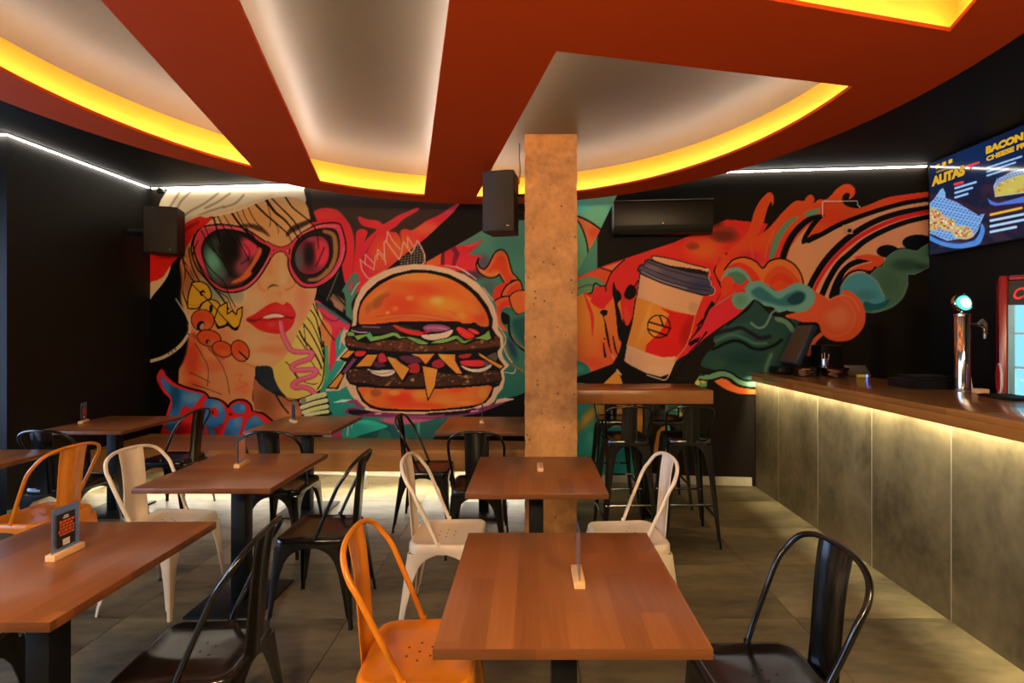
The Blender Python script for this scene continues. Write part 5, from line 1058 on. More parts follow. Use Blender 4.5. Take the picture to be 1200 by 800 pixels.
# ------------------------------------------------------------------ bar stools and high table
SSEAT = seat_outline(0.150, 0.150, 0.155, -0.155, 0.045, 0.055)
def make_stool():
    t = thing('bar_stool', '', 'stool')
    mat = M['black_metal']
    seat_mesh(SSEAT, 0.765, 0.045).build('seat', mat, t, 50)
    prof = [(0.0015, 0.016), (0.05, 0.019), (0.058, 0.026), (0.30, 0.036), (0.55, 0.050), (0.66, 0.066), (0.70, 0.095), (0.722, 0.138)]
    for sx in (1, -1):
        for fr in (1, -1):
            lg = leg_mesh(prof, (0.205, 0.210), (0.155, 0.160), sx, fr).build('leg', mat, t, 40)
            MB().box(sx * 0.195 - 0.011, sx * 0.195 + 0.011, fr * 0.200 - 0.011, fr * 0.200 + 0.011, 0.0, 0.0014).build('foot_cap', M['rubber'], lg)
    def at(z): k = z / 0.722; return 0.205 + (0.155 - 0.205) * k - 0.008, 0.210 + (0.160 - 0.210) * k - 0.008
    for z, ends in ((0.30, 'fb'), (0.20, 'lr')):
        hx, hy = at(z)
        for s_ in (1, -1):
            a, b = ((-hx, s_ * hy, z), (hx, s_ * hy, z)) if ends == 'fb' else ((s_ * hx, -hy, z), (s_ * hx, hy, z))
            MB().tube([a, b], 0.0085, 8).build('foot_rail', mat, t)
    half = [(0.150, -0.06, 0.76), (0.158, -0.085, 0.82), (0.166, -0.12, 0.90), (0.164, -0.150, 0.955), (0.145, -0.170, 0.985), (0.10, -0.178, 0.998), (0, -0.180, 1.0)]
    path = half + [(-x, y, z) for x, y, z in half[-2::-1]]
    MB().tube([tuple(q) for q in crom(path, False, 4)], 0.009, 10).build('back_frame', mat, t, 60)
    splat_mesh([(-0.176, 0.995), (-0.170, 0.93), (-0.163, 0.85), (-0.160, 0.78), (-0.160, 0.74)], [0.056, 0.056, 0.057, 0.060, 0.062]).build('backrest', mat, t, 45)
    return t
sp0 = make_stool()
for k, (x, y, rz, lab) in enumerate([(0.70, 3.64, 2, 'black metal bar stool next to the column, back turned to the room'), (1.155, 3.65, -2, 'black metal bar stool at the free end of the high table, back turned'), (0.75, 4.40, 180, 'black metal bar stool between high table and mural, on the column side'), (1.20, 4.40, 178, 'black metal bar stool between high table and mural, on the bar side')]):
    o = sp0 if k == 0 else copy_tree(sp0)
    o.location = (x, y, 0); o.rotation_euler = (0, 0, math.radians(rz)); o['label'] = lab; o['group'] = 'black bar stools at the high table'
ht = thing('high_table', 'thick oak high table fixed to the column, bar stools around it', 'table', (0, 0, 0))
MB().box(KX1 + 0.003, 1.483, 3.95, 4.45, 0.95, 1.06, 0.003).build('tabletop', M['table_x'], ht)
MB().box(0.94, 1.01, 4.02, 4.09, 0.0125, 0.9495, 0.003).build('leg', M['black_matte'], ht)
MB().box(0.91, 1.04, 3.99, 4.12, 0.0005, 0.012, 0.003).build('base_plate', M['black_matte'], ht)
MB().box(0.55, 1.40, 4.0, 4.4, 0.935, 0.9495).build('mounting_plate', M['black_matte'], ht, None)

# ------------------------------------------------------------------ table stands
M['card_black'] = plain('card_black', rgb(34, 30, 30), 0.5)
M['card_orange'] = plain('card_orange', rgb(214, 92, 44), 0.5)
M['card_white'] = plain('card_white', rgb(214, 205, 196), 0.5)
M['card_pink'] = plain('card_pink', rgb(214, 150, 122), 0.6)
def make_stand(card):
    t = thing('menu_stand', '', 'menu stand')
    MB().box(-0.017, 0.017, -0.057, 0.057, 0.0005, 0.0225, 0.0015).build('base', M['pine'], t)
    MB().box(-0.0015, 0.0015, -0.05, 0.05, 0.0226, 0.175).build('acrylic_sheet', M['acrylic'], t, None)
    if card:
        face = {1: 'card_black', 2: 'card_pink'}[card]
        c = MB().box(0.0018, 0.0026, -0.034, 0.034, 0.034, 0.15).build('card', M[face], t, None)
        MB().box(-0.0026, -0.0018, -0.034, 0.034, 0.034, 0.15).build('card', M[face], t, None)
        if card == 1:
            rnd = random.Random(5)
            mb = MB()
            for r in range(5):
                z = 0.118 - r * 0.011; y = -0.029 + rnd.uniform(0, .006)
                while y < 0.026:
                    w = rnd.uniform(0.006, 0.013); mb.box(0.0027, 0.0029, y, min(y + w, 0.031), z, z + 0.008); y += w + 0.003
            tag(mb.build('print', M['card_orange'], c, None), kind='stuff')
            mw = MB(); mw.box(0.0027, 0.0029, -0.012, 0.010, 0.132, 0.137); mw.box(0.0027, 0.0029, -0.009, 0.007, 0.139, 0.143); mw.box(0.0027, 0.0029, -0.013, 0.013, 0.038, 0.060)
            tag(mw.build('print', M['card_white'], c, None), kind='stuff')
    return t
stand_p = {k: make_stand(k) for k in (0, 1, 2)}
used = set()
for kind, x, y, rz, lab in [(1, -1.645, 1.72, 0, 'acrylic stand holding a black and orange card, on a pine block'), (2, -1.70, 2.86, 4, 'acrylic stand with a plain pinkish card, on a pine block'), (1, -2.06, 4.22, 42, 'acrylic stand with a dark card, on the table below the graffiti letters'), (1, -3.86, 4.20, 20, 'acrylic stand with a dark and red card, on the table in the dark corner'), (0, 0.150, 1.545, 0, 'empty clear acrylic stand on a pine block, on the table with orange and black chairs'), (0, 0.055, 2.79, 0, 'empty acrylic stand on a pine block, on the table before the column'), (0, -0.42, 4.22, 0, 'empty acrylic stand on the table below the burger')]:
    o = stand_p[kind] if kind not in used else copy_tree(stand_p[kind])
    used.add(kind)
    o.location = (x, y, 0.75); o.rotation_euler = (0, 0, math.radians(rz)); o['label'] = lab; o['group'] = 'menu stands on the tables'

# ------------------------------------------------------------------ bar
PX = 2.23
bar = thing('bar_counter', 'concrete-look panelled bar front lit from under its top', 'bar', (0, 0, 0))
yend = wall_y(PX + 0.1) - 0.014
MB().box(PX + 0.005, PX + 0.09, -1.2, yend, 0.0005, 1.105).build('carcass', M['joint'], bar, None)
js = [4.38 - 0.6 * k for k in range(0, 10)]
edges = [yend] + [j for j in js if j > -1.2] + [-1.2]
pm = None
for a, b in zip(edges[:-1], edges[1:]):
    L_ = a - b
    if abs(L_ - 0.6) < 1e-6:
        if pm is None: pm = MB().box(0, 0.0045, -0.2978, 0.2978, 0.0005, 1.09, 0.0008).mesh('panel', None); pm.materials.append(M['panel'])
        o = obj('panel', pm, None, bar)
    else:
        o = MB().box(0, 0.0045, -L_ / 2 + 0.0022, L_ / 2 - 0.0022, 0.0005, 1.09, 0.0008).build('panel', M['panel'], bar, None)
    o.location = (PX, (a + b) / 2, 0)
MB().box(2.186, 2.200, -1.15, yend - 0.02, 1.0955, 1.1045).build('led_profile', M['silver'], bar, None)
MB().add([(2.1875, -1.15, 1.0953), (2.1985, -1.15, 1.0953), (2.1985, yend - 0.02, 1.0953), (2.1875, yend - 0.02, 1.0953)], [(0, 1, 2, 3)]).build('led_strip', M['led_bar'], bar, None)
for j in edges[1:-1]:
    MB().box(PX - 0.0004, PX + 0.0046, j - 0.0021, j + 0.0021, 0.0005, 1.09).build('joint_strip', M['joint'], bar, None)
top = thing('wooden_counter', 'thick oak bar top carrying the beer tap and till', 'counter', (0, 0, 0))
TX0 = 2.165
yt = wall_y(2.96) - 0.008
MB().box(TX0, 2.96, -1.2, yt, 1.106, 1.14, 0.002).build('board', M['bar_top'], top)
MB().box(TX0 + 0.0005, TX0 + 0.020, -1.2, yt, 1.05, 1.1055, 0.002).build('front_edge', M['bar_top'], top)
# ------------------------------------------------------------------ menu screen on the right wall
SX = XR - 0.06
SY0, SY1, SZ0, SZ1 = 3.12, 4.62, 2.265, 3.125
def paint_screen():
    p = Paint(1080, 90, 1420, 310, 2, (16, 30, 62)); f, st, bl = p.fill, p.stroke, p.blob
    f([(1080, 230), (1420, 150), (1420, 310), (1080, 310)], (26, 28, 50), smooth=False, feather=10)
    bl(1140, 180, 60, 20, (14, 44, 92), .6)
    # basket of wings
    m = f([(1086, 240), (1094, 234), (1102, 222), (1105, 220), (1108, 226), (1108, 232), (1120, 236), (1148, 253), (1149, 251), (1154, 250), (1149, 262), (1146, 270), (1140, 278), (1110, 282), (1086, 272)], (120, 168, 222), smooth=False)
    for i in range(16):
        for j in range(14):
            x = 1090 + i * 4.1 + (j % 2) * 2; y = 230 + j * 3.4 + i * 0.9
            bl(x, y, 1.3, 1.0, (60, 88, 150), .8, m, hard=1)
    f([(1086, 272), (1100, 280), (1120, 284), (1140, 282), (1148, 272), (1150, 262), (1154, 268), (1152, 278), (1146, 287), (1125, 291), (1105, 288), (1086, 279)], (70, 132, 206)); st([(1088, 274), (1104, 282), (1124, 285), (1142, 281)], 1.4, (30, 54, 110))
    for x, y, rx, ry, r in [(1094, 252, 12, 8, .5), (1108, 262, 13, 8, .4), (1128, 272, 13, 8, .2), (1092, 264, 8, 5, .3)]:
        bl(x, y, rx, ry, (196, 170, 120), .95, rot=r, hard=1)
        for k in range(60):
            bl(x + p.rng.uniform(-rx, rx) * .7, y + p.rng.uniform(-ry, ry) * .7, p.rng.uniform(.8, 2.2), p.rng.uniform(.6, 1.6), [(206, 60, 40), (130, 170, 60), (226, 200, 150), (150, 80, 40), (240, 226, 196), (196, 40, 36), (176, 206, 96)][k % 7], .95)
    # tray of fries
    f([(1157, 232), (1163, 236), (1170, 238), (1230, 222), (1300, 205), (1300, 216), (1230, 234), (1166, 241), (1160, 239)], (70, 110, 206), smooth=False)
    f([(1164, 218), (1168, 210), (1185, 201), (1230, 190), (1300, 176), (1300, 205), (1230, 222), (1166, 231)], (150, 170, 196), smooth=False)
    for i in range(34):
        for j in range(8): bl(1168 + i * 3.6 + (j % 2) * 1.6, 216 - i * .9 + j * 2.4 - 8, 1.0, .9, (70, 90, 160), .8, hard=1)
    m = f([(1165, 222), (1172, 214), (1185, 208), (1230, 196), (1300, 180), (1300, 204), (1230, 221), (1167, 230)], (196, 180, 84), smooth=False)
    p.speck(m, [(150, 190, 70), (206, 110, 60), (222, 206, 170), (140, 70, 50), (230, 200, 100)], 260, .9, 2.4, .9)
    # small illegible text lines
    def rows(x, y, n, w, dy, slope, col, th=2.6):
        for r in range(n):
            xx = x; lim = x + w * (1 - .18 * (r % 3))
            while xx < lim:
                L_ = p.rng.uniform(4, 10); x1 = min(xx + L_, lim); st([(xx, y + r * dy - (xx - x) * slope), (x1, y + r * dy - (x1 - x) * slope)], th, col, smooth=False); xx = x1 + 1.8
    rows(1119.5, 220.5, 3, 24, 5.4, .30, (150, 190, 236)); rows(1157, 196.5, 3, 40, 4.6, .33, (150, 190, 236), 2.2)
    rows(1161, 251.5, 1, 36, 5, .22, (226, 170, 50), 3); rows(1161, 258.5, 3, 48, 6.6, .20, (170, 206, 236), 3)
    st([(1119, 216), (1128, 213.6)], 3.4, (226, 56, 56), smooth=False); st([(1134, 194.4), (1147, 190.4)], 2.6, (226, 56, 56), smooth=False)
    rows(1250, 180, 3, 60, 6, .3, (150, 190, 236)); rows(1240, 240, 4, 70, 6, .2, (170, 206, 236), 3)
    for k in range(3): f([(1096.5 + k * 7.4, 193.5 - k * 3), (1101.3 + k * 7.4, 191.6 - k * 3), (1101.3 + k * 7.4, 196.4 - k * 3), (1096.5 + k * 7.4, 198.3 - k * 3)], (232, 176, 48), smooth=False)
    st([(1098, 201.5), (1117, 195)], 2.4, (150, 116, 44), smooth=False)
    return p
M['screen'] = attr_mat('screen_glow', 0.08, emission=0.25, spec=0.6)
tv = thing('menu_screen', 'wall-mounted menu screen showing wings and fries above the bar', 'screen', (0, 0, 0))
MB().box(SX + 0.002, XR - 0.012, SY0 - 0.008, SY1 + 0.008, SZ0 - 0.008, SZ1 + 0.008, 0.004).build('housing', M['black_plastic'], tv)
MB().box(XR - 0.0118, XR - 0.0005, 3.7, 4.05, 2.5, 2.9).build('wall_bracket', M['black_matte'], tv, None)
for a, b, c, d in ((SY0 - .008, SY1 + .008, SZ1, SZ1 + .008), (SY0 - .008, SY1 + .008, SZ0 - .012, SZ0), (SY0 - .008, SY0, SZ0, SZ1), (SY1, SY1 + .008, SZ0, SZ1)):
    MB().box(SX - 0.004, SX + 0.0018, a, b, c, d).build('bezel', M['black_plastic'], tv, None)
cs_ = paint_screen()
scr = grid_paint('display', (SX, SY1, SZ0), (0, SY0 - SY1, 0), (0, 0, SZ1 - SZ0), 420, 230, cs_, M['screen'], tv, 1.0)
def text_mesh(s, size, bold=0.0, depth=0.0):
    cu = bpy.data.curves.new('lettering', 'FONT'); cu.body = s; cu.size = size; cu.offset = bold; cu.extrude = depth; cu.resolution_u = 3
    tmp = bpy.data.objects.new('lettering', cu); COL.objects.link(tmp)
    dg = bpy.context.evaluated_depsgraph_get(); me = bpy.data.meshes.new_from_object(tmp.evaluated_get(dg))
    bpy.data.objects.remove(tmp); bpy.data.curves.remove(cu); me.materials.clear(); return me
def wall_text(s, y, z, width, height, mat, parent, bold=0.02, x=None):
    """lettering on the screen plane: starts at depth y, runs toward the camera, fitted to width x height"""
    me = text_mesh(s, 1.0, bold)
    co = np.empty(len(me.vertices) * 3); me.vertices.foreach_get('co', co); co = co.reshape(-1, 3)
    lo, hi = co.min(0), co.max(0)
    n = np.zeros_like(co); n[:, 1] = y - (co[:, 0] - lo[0]) / (hi[0] - lo[0]) * width; n[:, 2] = z + (co[:, 1] - lo[1]) / (hi[1] - lo[1]) * height; n[:, 0] = x
    me.vertices.foreach_set('co', n.reshape(-1)); me.update(); me.name = 'lettering'
    return obj('lettering', me, mat, parent)
def scr_pt(px, py):
    y = SX * F / (px - CX); return y, H + (CY - py) * y / F
M['glow_yellow'] = emit('glow_yellow', rgb(236, 182, 40), 0.2); M['glow_red'] = emit('glow_red', rgb(226, 60, 60), 0.24)
def scr_text(s, x0, x1, ytop0, ybot0, mat, bold=0.03):
    ya, zt = scr_pt(x0, ytop0); _, zb = scr_pt(x0, ybot0); yb, _ = scr_pt(x1, 200)
    wall_text(s, ya, zb, ya - yb, zt - zb, mat, scr, bold, SX - 0.0015)
scr_text('ALITAS', 1092, 1131, 207.5, 219, M['glow_yellow'], .075)
scr_text('BACON', 1155.5, 1199.5, 172, 181, M['glow_yellow'], .075)
scr_text('CHEESE FRIES', 1156, 1216, 183.5, 189.5, M['glow_yellow'], .06)
scr_text('7', 1135.5, 1140, 195, 200.5, M['glow_red'], .04)

# ------------------------------------------------------------------ things on walls and column
ac = thing('air_conditioner', 'black split air conditioner on the mural wall above the coffee cup', 'air conditioner', (0, 0, 0))
yaw = math.atan2(-WB, WA)
def on_wall(px, py0, py1=None):
    u = (px - CX) / F; y = 1.0 / (WA + WB * u); return u * y, y
AX0, AX1 = (722 - CX) / F * 4.74, (838 - CX) / F * 4.70
acx = (AX0 + AX1) / 2; acw = AX1 - AX0
ac.location = (acx, wall_y(acx) - 0.004, 0); ac.rotation_euler = (0, 0, yaw)
Z0, Z1 = 2.49, 2.815
prof = [(0, Z0 + .03), (-0.10, Z0), (-0.17, Z0 + .015), (-0.20, Z0 + .07), (-0.205, Z0 + .2), (-0.200, Z1 - .015), (-0.185, Z1), (0, Z1)]
MB().loft([[(s_ * acw / 2, y, z) for y, z in prof] for s_ in (-1, 1)]).build('body', M['black_plastic'], ac, 30)
MB().box(-acw / 2 + .01, acw / 2 - .01, -0.2085, -0.2052, Z0 + .085, Z1 - .02, 0.001).build('front_panel', plain('ac_panel', rgb(34, 24, 17), 0.45, var=0.03), ac)
MB().box(-acw / 2 - .004, acw / 2 + .004, -0.2, -0.01, Z1 + 0.0004, Z1 + 0.006).build('trim', M['silver'], ac, None)
MB().box(-acw / 2 - .006, -acw / 2 - .0004, -0.2, -0.01, Z0 + .06, Z1 + 0.006).build('trim', M['silver'], ac, None)
MB().box(-acw / 2 + .05, acw / 2 - .05, -0.196, -0.14, Z0 + 0.004, Z0 + 0.010).build('louvre', M['black_matte'], ac, None).rotation_euler = (0, 0, 0)
MB().lathe([(0.012, 0), (0.012, 0.002), (0.006, 0.003)], 16).xf(Matrix.Translation((0.0, -0.2087, Z0 + .105)) @ Matrix.Rotation(math.pi / 2, 4, 'X')).build('badge', M['chrome'], ac)

def make_speaker(name, label, loc, rz, w, h, d):
    t = thing(name, label, 'speaker', loc, rz)
    P = [(-w * .5, -d * .42), (-w * .3, -d * .5), (w * .3, -d * .5), (w * .5, -d * .42), (w * .42, d * .5), (-w * .42, d * .5)]
    MB().prism(P, 0, h).build('cabinet', M['black_plastic'], t, None)
    m = MB(); n = 10
    arcp = [(-w * .48 + w * .96 * k / n, -d * .44 - 0.028 * math.sin(math.pi * k / n)) for k in range(n + 1)]
    rings = [[(x, y, z) for x, y in arcp] for z in (0.008, h - 0.008)]
    m.loft([r_ + [(x, y + 0.006, r_[0][2]) for x, y in arcp[::-1]] for r_ in rings]); m.build('grille', M['grille'], t, 50)
    MB().box(w * .32, w * .32 + 0.016, -d * .5 - 0.026, -d * .5 - 0.0205, 0.028, 0.036).build('badge', M['silver'], t, None)
    return t
s1 = make_speaker('wall_speaker', 'black loudspeaker in the corner beside the white hat fur of the mural', (-3.83, 5.10, 2.345), math.radians(14), 0.30, 0.475, 0.26)
MB().tube([(-0.12, 0.02, 0.24), (-0.2, 0.06, 0.24), (-0.30, 0.10, 0.24), (-0.385, 0.11, 0.24)], 0.03, 8).build('bracket', M['black_matte'], s1)
s2 = make_speaker('column_speaker', 'black loudspeaker on a bracket at the left of the concrete column', (-0.222, 3.72, 2.285), math.radians(-14), 0.245, 0.45, 0.22)
MB().tube([(0.09, 0.05, 0.16), (0.15, 0.06, 0.16), (0.197, 0.06, 0.16)], 0.012, 8).build('bracket', M['black_matte'], s2)
MB().tube([(0.09, 0.05, 0.30), (0.15, 0.06, 0.30), (0.197, 0.06, 0.30)], 0.012, 8).build('bracket', M['black_matte'], s2)
MB().tube([(0.11, 0.10, 0.40), (0.12, 0.10, 0.50), (0.115, 0.09, 0.6), (0.115, 0.09, 0.713)], 0.004, 6).build('cable', M['rubber'], s2)
cc = thing('security_camera', 'tiny bullet camera in the ceiling corner above the loudspeaker', 'camera', (-4.02, 5.28, 3.06))
MB().lathe([(0.03, -0.07), (0.034, -0.06), (0.034, 0.04), (0.02, 0.06)], 16).xf(Matrix.Rotation(math.radians(100), 4, 'X') @ Matrix.Rotation(.5, 4, 'Y')).build('body', M['black_plastic'], cc)
MB().tube([(0, 0.02, 0.01), (-0.05, 0.07, 0.02), (-0.1, 0.135, 0.02)], 0.012, 8).build('mount', M['chrome'], cc)
sx_, sy_ = on_wall(993, 0); sz_ = H + (CY - 269) * sy_ / F
so = thing('wall_socket', 'small cream wall socket among the mural stripes', 'socket', (sx_, sy_ - 0.0035, sz_), yaw)
MB().box(-0.045, 0.045, -0.010, -0.0002, -0.045, 0.045, 0.003).build('plate', plain('socket_cream', rgb(214, 150, 110), 0.4), so)
MB().lathe([(0.02, 0), (0.02, 0.003)], 16).xf(Matrix.Translation((0.012, -0.0102, -0.012)) @ Matrix.Rotation(math.pi / 2, 4, 'X')).build('outlet', M['hole'], so)
def wp(px, py): x, y = on_wall(px, 0); return (x, y - 0.008, H + (CY - py) * y / F)
tag(MB().tube([wp(963.5, 254), wp(963.5, 238), wp(963.8, 236.6), wp(965, 236.2), wp(1004, 235.6), wp(1004.5, 237.5), wp(1004.2, 240), wp(1007.5, 243)], 0.004, 6).build('wall_cable', plain('cable_white', rgb(214, 196, 180), 0.5)), 'thin white cable pinned over the orange wave of the mural', 'cable')

# ------------------------------------------------------------------ things on the bar
BT = 1.14
pos = thing('till_monitor', 'tilted till touchscreen on its stand at the wall end of the bar', 'monitor', (2.40, 4.56, BT), 0)
TL = Matrix.Translation((0.0, 0, 0.105)) @ Matrix.Rotation(math.radians(25), 4, 'Y')
sl = MB().box(0, 0.055, -0.14, 0.14, 0, 0.39, 0.008).xf(TL)
scm = sl.build('monitor', plain('monitor_blue_black', rgb(38, 46, 58), 0.35), pos)
MB().box(-0.0015, -0.0002, -0.128, 0.128, 0.02, 0.375).xf(TL).build('glass', plain('monitor_glass', rgb(92, 66, 46), 0.15), scm, None)  # brown reflection put into the glass colour
MB().box(-0.13, 0.06, -0.10, 0.10, 0.0005, 0.075, 0.03).build('stand', M['black_plastic'], pos)
pr = thing('receipt_printer', 'black receipt printer behind the clear tubs on the bar', 'printer', (2.80, 4.60, BT), 0.05)
MB().box(-0.10, 0.10, -0.07, 0.09, 0.0005, 0.27, 0.012).build('housing', M['black_plastic'], pr)
MB().box(-0.06, 0.06, -0.0715, -0.0703, 0.13, 0.138).build('paper_slot', M['hole'], pr, None)
M['tub'] = clear_sheet('clear_tub', (0.9, 0.88, 0.86, 1), 0.25)
M['sachet'] = plain('sachets', rgb(196, 150, 122), 0.6, var=.3, scale=60)
def tub(x, y, label):
    t = thing('plastic_tub', label, 'tub', (x, y, BT))
    def rr(w, d, z): w *= 1.6; d *= 1.4; z *= 1.35; return [(px, py, z) for px, py in seat_outline(w, w, d, -d, 0.012, 0.012, 3)]
    MB().loft([rr(.045, .035, .0008), rr(.062, .05, .06), rr(.068, .056, .062), rr(.060, .048, .06), rr(.043, .033, .0035)]).build('tub', M['tub'], t)
    rnd = random.Random(int(x * 100)); 
    for k in range(7):
        MB().box(-.032, .032, -.018, .018, -.0035, .0035, .0015).xf(Matrix.Translation((rnd.uniform(-.035, .035), rnd.uniform(-.015, .015), .012 + k * .0085)) @ Matrix.Rotation(rnd.uniform(-.9, .9), 4, 'Z') @ Matrix.Rotation(rnd.uniform(-.15, .15), 4, 'X')).build('sachet', M['sachet'], t)
    return t
tub(2.42, 4.30, 'clear plastic tub of sachets in front of the till'); tub(2.635, 4.23, 'clear plastic tub of sachets in front of the metal jar')
jar = thing('metal_jar', 'small shiny jar holding cutlery beside the receipt printer', 'jar', (2.655, 4.38, BT))
MB().lathe([(0.046, .0005), (0.05, .004), (0.05, .15), (0.047, .15), (0.046, .006)], 20).build('jar', M['chrome'], jar)
for k in range(5): MB().tube([(.01 * math.cos(k * 1.3), .01 * math.sin(k * 1.3), .012), (.03 * math.cos(k * 1.3), .03 * math.sin(k * 1.3), .195 + .01 * (k % 2))], .0035, 6).build('cutlery', M['sachet'], jar)
tb = thing('tablet', 'small tilted tablet on the bar beside a yellow charger', 'tablet', (2.93, 4.33, BT), math.radians(-10))
MB().box(-0.09, 0.09, -0.004, 0.004, 0, 0.13, 0.003).xf(Matrix.Translation((0, 0.0, 0.006)) @ Matrix.Rotation(math.radians(-50), 4, 'X')).build('tablet', plain('tablet_brown', rgb(84, 66, 42), 0.4), tb)
MB().box(-.05, .05, .06, .066, 0.0005, 0.06).build('prop', M['black_plastic'], tb, None)
ch = thing('charger', 'small yellow charger with a blue light and white lead on the bar', 'charger', (2.88, 4.22, BT))
MB().box(-.05, .022, -.014, .014, .0005, .026, .004).build('body', plain('charger_yellow', rgb(206, 196, 60), 0.4), ch)
MB().box(.0225, .036, -.013, .013, .001, .025, .004).build('light', emit('charger_blue', (0.12, 0.2, 1, 1), 0.8), ch)
MB().tube([(.036, 0, .012), (.06, .0, .010), (.068, .04, .006), (.066, .10, .006)], .0035, 6).build('lead', M['white_plastic'], ch)
bx = thing('cash_tray', 'flat black tray lying on the bar beside the beer tap', 'tray', (2.79, 3.48, BT))
MB().prism([(-.16, -.11), (.16, -.11), (.16, .11), (-.15, .12)], .0005, .060).build('tray', M['black_plastic'], bx, None)
MB().prism([(-.10, -.09), (.15, -.09), (.15, .10), (-.09, .10)], .0605, .085).build('lid', M['black_matte'], bx, None)
tap = thing('beer_tap', 'chrome beer tap column with a glowing round badge', 'beer tap', (2.885, 3.25, BT))
MB().lathe([(0.052, .0005), (0.052, .012), (0.043, .016), (0.043, .495), (0.040, .50), (0.046, .502), (0.046, .515), (0.02, .522), (0.012, .53), (0.012, .55)], 28).build('column', M['chrome'], tap, 40)
MB().lathe([(0.052, -.02), (0.058, -.014), (0.058, .014), (0.052, .02)], 28).xf(Matrix.Translation((-.004, 0, .592)) @ Matrix.Rotation(math.radians(80), 4, 'X') @ Matrix.Rotation(math.radians(-8), 4, 'Y')).build('badge_rim', M['chrome'], tap)
rim = Matrix.Translation((-.004, -.0208, .5885)) @ Matrix.Rotation(math.radians(80), 4, 'X')
MB().lathe([(0.050, 0), (0.050, .003), (0.038, .007)], 28).xf(rim).build('badge_light', emit('badge_cyan', (0.10, 0.80, 0.62, 1), 0.38), tap)
MB().lathe([(0.036, .0072), (0.034, .0085)], 28).xf(rim).build('badge_face', emit('badge_white', (0.75, 1, 0.92, 1), 0.4), tap)
MB().tube([(.043, -.01, .44), (.075, -.02, .44), (.10, -.03, .435), (.112, -.035, .42), (.114, -.036, .385)], [.012, .012, .013, .012, .009], 12).build('spout', M['chrome'], tap)
MB().tube([(.085, -.025, .45), (.115, -.02, .47), (.135, -.015, .45), (.140, -.012, .40), (.136, -.012, .35)], [.010, .012, .014, .012, .008], 10).build('handle', M['silver'], tap)
MB().tube([(.047, .01, .40), (.052, .015, .2), (.075, .02, .05), (.085, .02, .006)], .005, 8).build('hose', M['white_plastic'], tap)
sg = thing('round_sign', 'small upright oval red sign with white edge beside the beer tap', 'sign', (2.945, 3.055, BT), math.radians(54))
MB().lathe([(0.075, -.006), (0.08, 0), (0.075, .006)], 28).xf(Matrix.Translation((0, 0, .103)) @ Matrix.Scale(1.25, 4, (0, 0, 1)) @ Matrix.Rotation(math.pi / 2, 4, 'X')).build('disc', M['white_plastic'], sg)
MB().lathe([(0.070, .0062), (0.066, .011), (.03, .014)], 28).xf(Matrix.Translation((0, 0, .103)) @ Matrix.Scale(1.25, 4, (0, 0, 1)) @ Matrix.Rotation(-math.pi / 2, 4, 'X')).build('face', plain('sign_red', rgb(190, 24, 28), 0.3), sg)
MB().box(-.03, .03, -.02, .02, 0.0005, .012).build('foot', M['chrome'], sg, None)
dt = thing('drip_tray', 'black drip tray on the bar by the fridge', 'drip tray', (2.85, 2.90, BT))
MB().box(-.09, .09, -.11, .11, .0005, .014, .005).build('tray', M['black_plastic'], dt)
for k in range(8): MB().box(-.08, .08, -.096 + k * .026, -.084 + k * .026, .0142, .018).build('slat', M['black_matte'], dt, None)
wbk = thing('wooden_block', 'low wooden block at the foot of the beer tap', 'block', (2.905, 3.14, BT))
MB().box(-.035, .03, -.03, .03, .0005, .03, .003).build('block', M['pine'], wbk)

# ------------------------------------------------------------------ drinks fridge behind the bar
fr = thing('drinks_fridge', 'red framed glass-door drinks fridge glowing behind the bar', 'fridge', (0, 0, 0), math.radians(-42))
RED = plain('fridge_red', rgb(150, 14, 18), 0.25)
W2 = .29
fr.location = (3.05 + W2 * math.cos(math.radians(42)) - .045 * math.sin(math.radians(42)) * -1, 3.17 - W2 * math.sin(math.radians(42)) + .045 * math.cos(math.radians(42)), 0)
MB().box(-W2, W2, .02, .44, .0005, 1.90, .02).build('cabinet', RED, fr)
for a, b, c, d in ((-W2, -W2 + .045, .06, 1.90), (W2 - .045, W2, .06, 1.90), (-W2 + .0455, W2 - .0455, .06, .16), (-W2 + .0455, W2 - .0455, 1.865, 1.90)):
    MB().box(a, b, -.045, .0195, c, d, .012).build('frame', RED, fr)
hd = MB().box(-W2 + .046, W2 - .046, -.03, .0195, 1.71, 1.864).build('header', M['black_plastic'], fr, None)
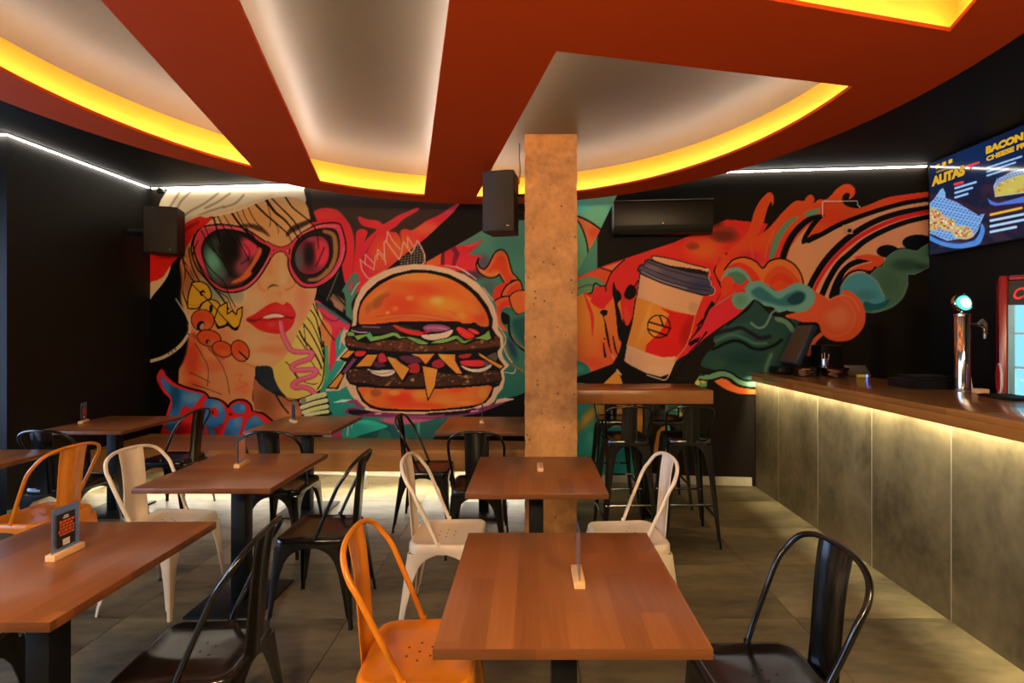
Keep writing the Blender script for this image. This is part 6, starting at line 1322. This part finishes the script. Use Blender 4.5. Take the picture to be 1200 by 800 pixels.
MB().box(-W2 + .046, W2 - .046, .012, .0195, .161, 1.709).build('light_panel', emit('fridge_light', (0.28, 0.72, 0.95, 1), 0.34), fr, None)
for z in (.45, .75, 1.05, 1.30, 1.52):
    MB().box(-W2 + .05, W2 - .05, -.024, .0115, z, z + .012).build('shelf', M['white_plastic'], fr, None)
for a, b in ((-W2 + .046, -W2 + .075), (W2 - .075, W2 - .046)): MB().box(a, b, -.04, -.026, .161, 1.709).build('door_stile', plain('stile_teal', rgb(120, 180, 186), 0.3), fr, None)
MB().box(-W2 + .0755, W2 - .0755, -.036, -.031, .161, 1.709).build('glass_door', M['pane'], fr, None)
me = text_mesh('Coca-Cola', 1.0, 0.015)
co = np.empty(len(me.vertices) * 3); me.vertices.foreach_get('co', co); co = co.reshape(-1, 3); lo, hi = co.min(0), co.max(0)
nn = np.zeros_like(co); tt = (co[:, 1] - lo[1]) / (hi[1] - lo[1]); nn[:, 0] = -W2 + .060 + (co[:, 0] - lo[0]) / (hi[0] - lo[0]) * .30 + tt * .02; nn[:, 2] = 1.745 + tt * .075; nn[:, 1] = -.032
me.vertices.foreach_set('co', nn.reshape(-1)); me.update(); me.name = 'lettering'
obj('lettering', me, emit('logo_red', (1, 0.03, 0.03, 1), 0.4), hd)

# ------------------------------------------------------------------ unseen globes added behind the camera as warm fill light
for k, x in enumerate((-2.3, -0.3, 1.5)):
    t = thing('globe_pendant', ['frosted globe pendant lamp on a black cord, on the window side', 'frosted globe pendant lamp on a black cord, middle one of the row', 'frosted globe pendant lamp on a black cord, on the bar side'][k], 'lamp', (x, -0.75, 2.25), 0, 'globe pendants in the front of the room')
    MB().lathe([(0.14 * math.sin(math.pi * i / 14) + 1e-4, -0.14 * math.cos(math.pi * i / 14)) for i in range(15)], 24).build('globe', M['globe'], t, 60)
    MB().tube([(0, 0, 0.141), (0, 0, ZS - 2.25 - 0.0005 if (Vector((x, -0.75)) - Vector(OC)).length < OR else ZC - 2.2505)], 0.006, 8).build('cord', M['black_matte'], t)
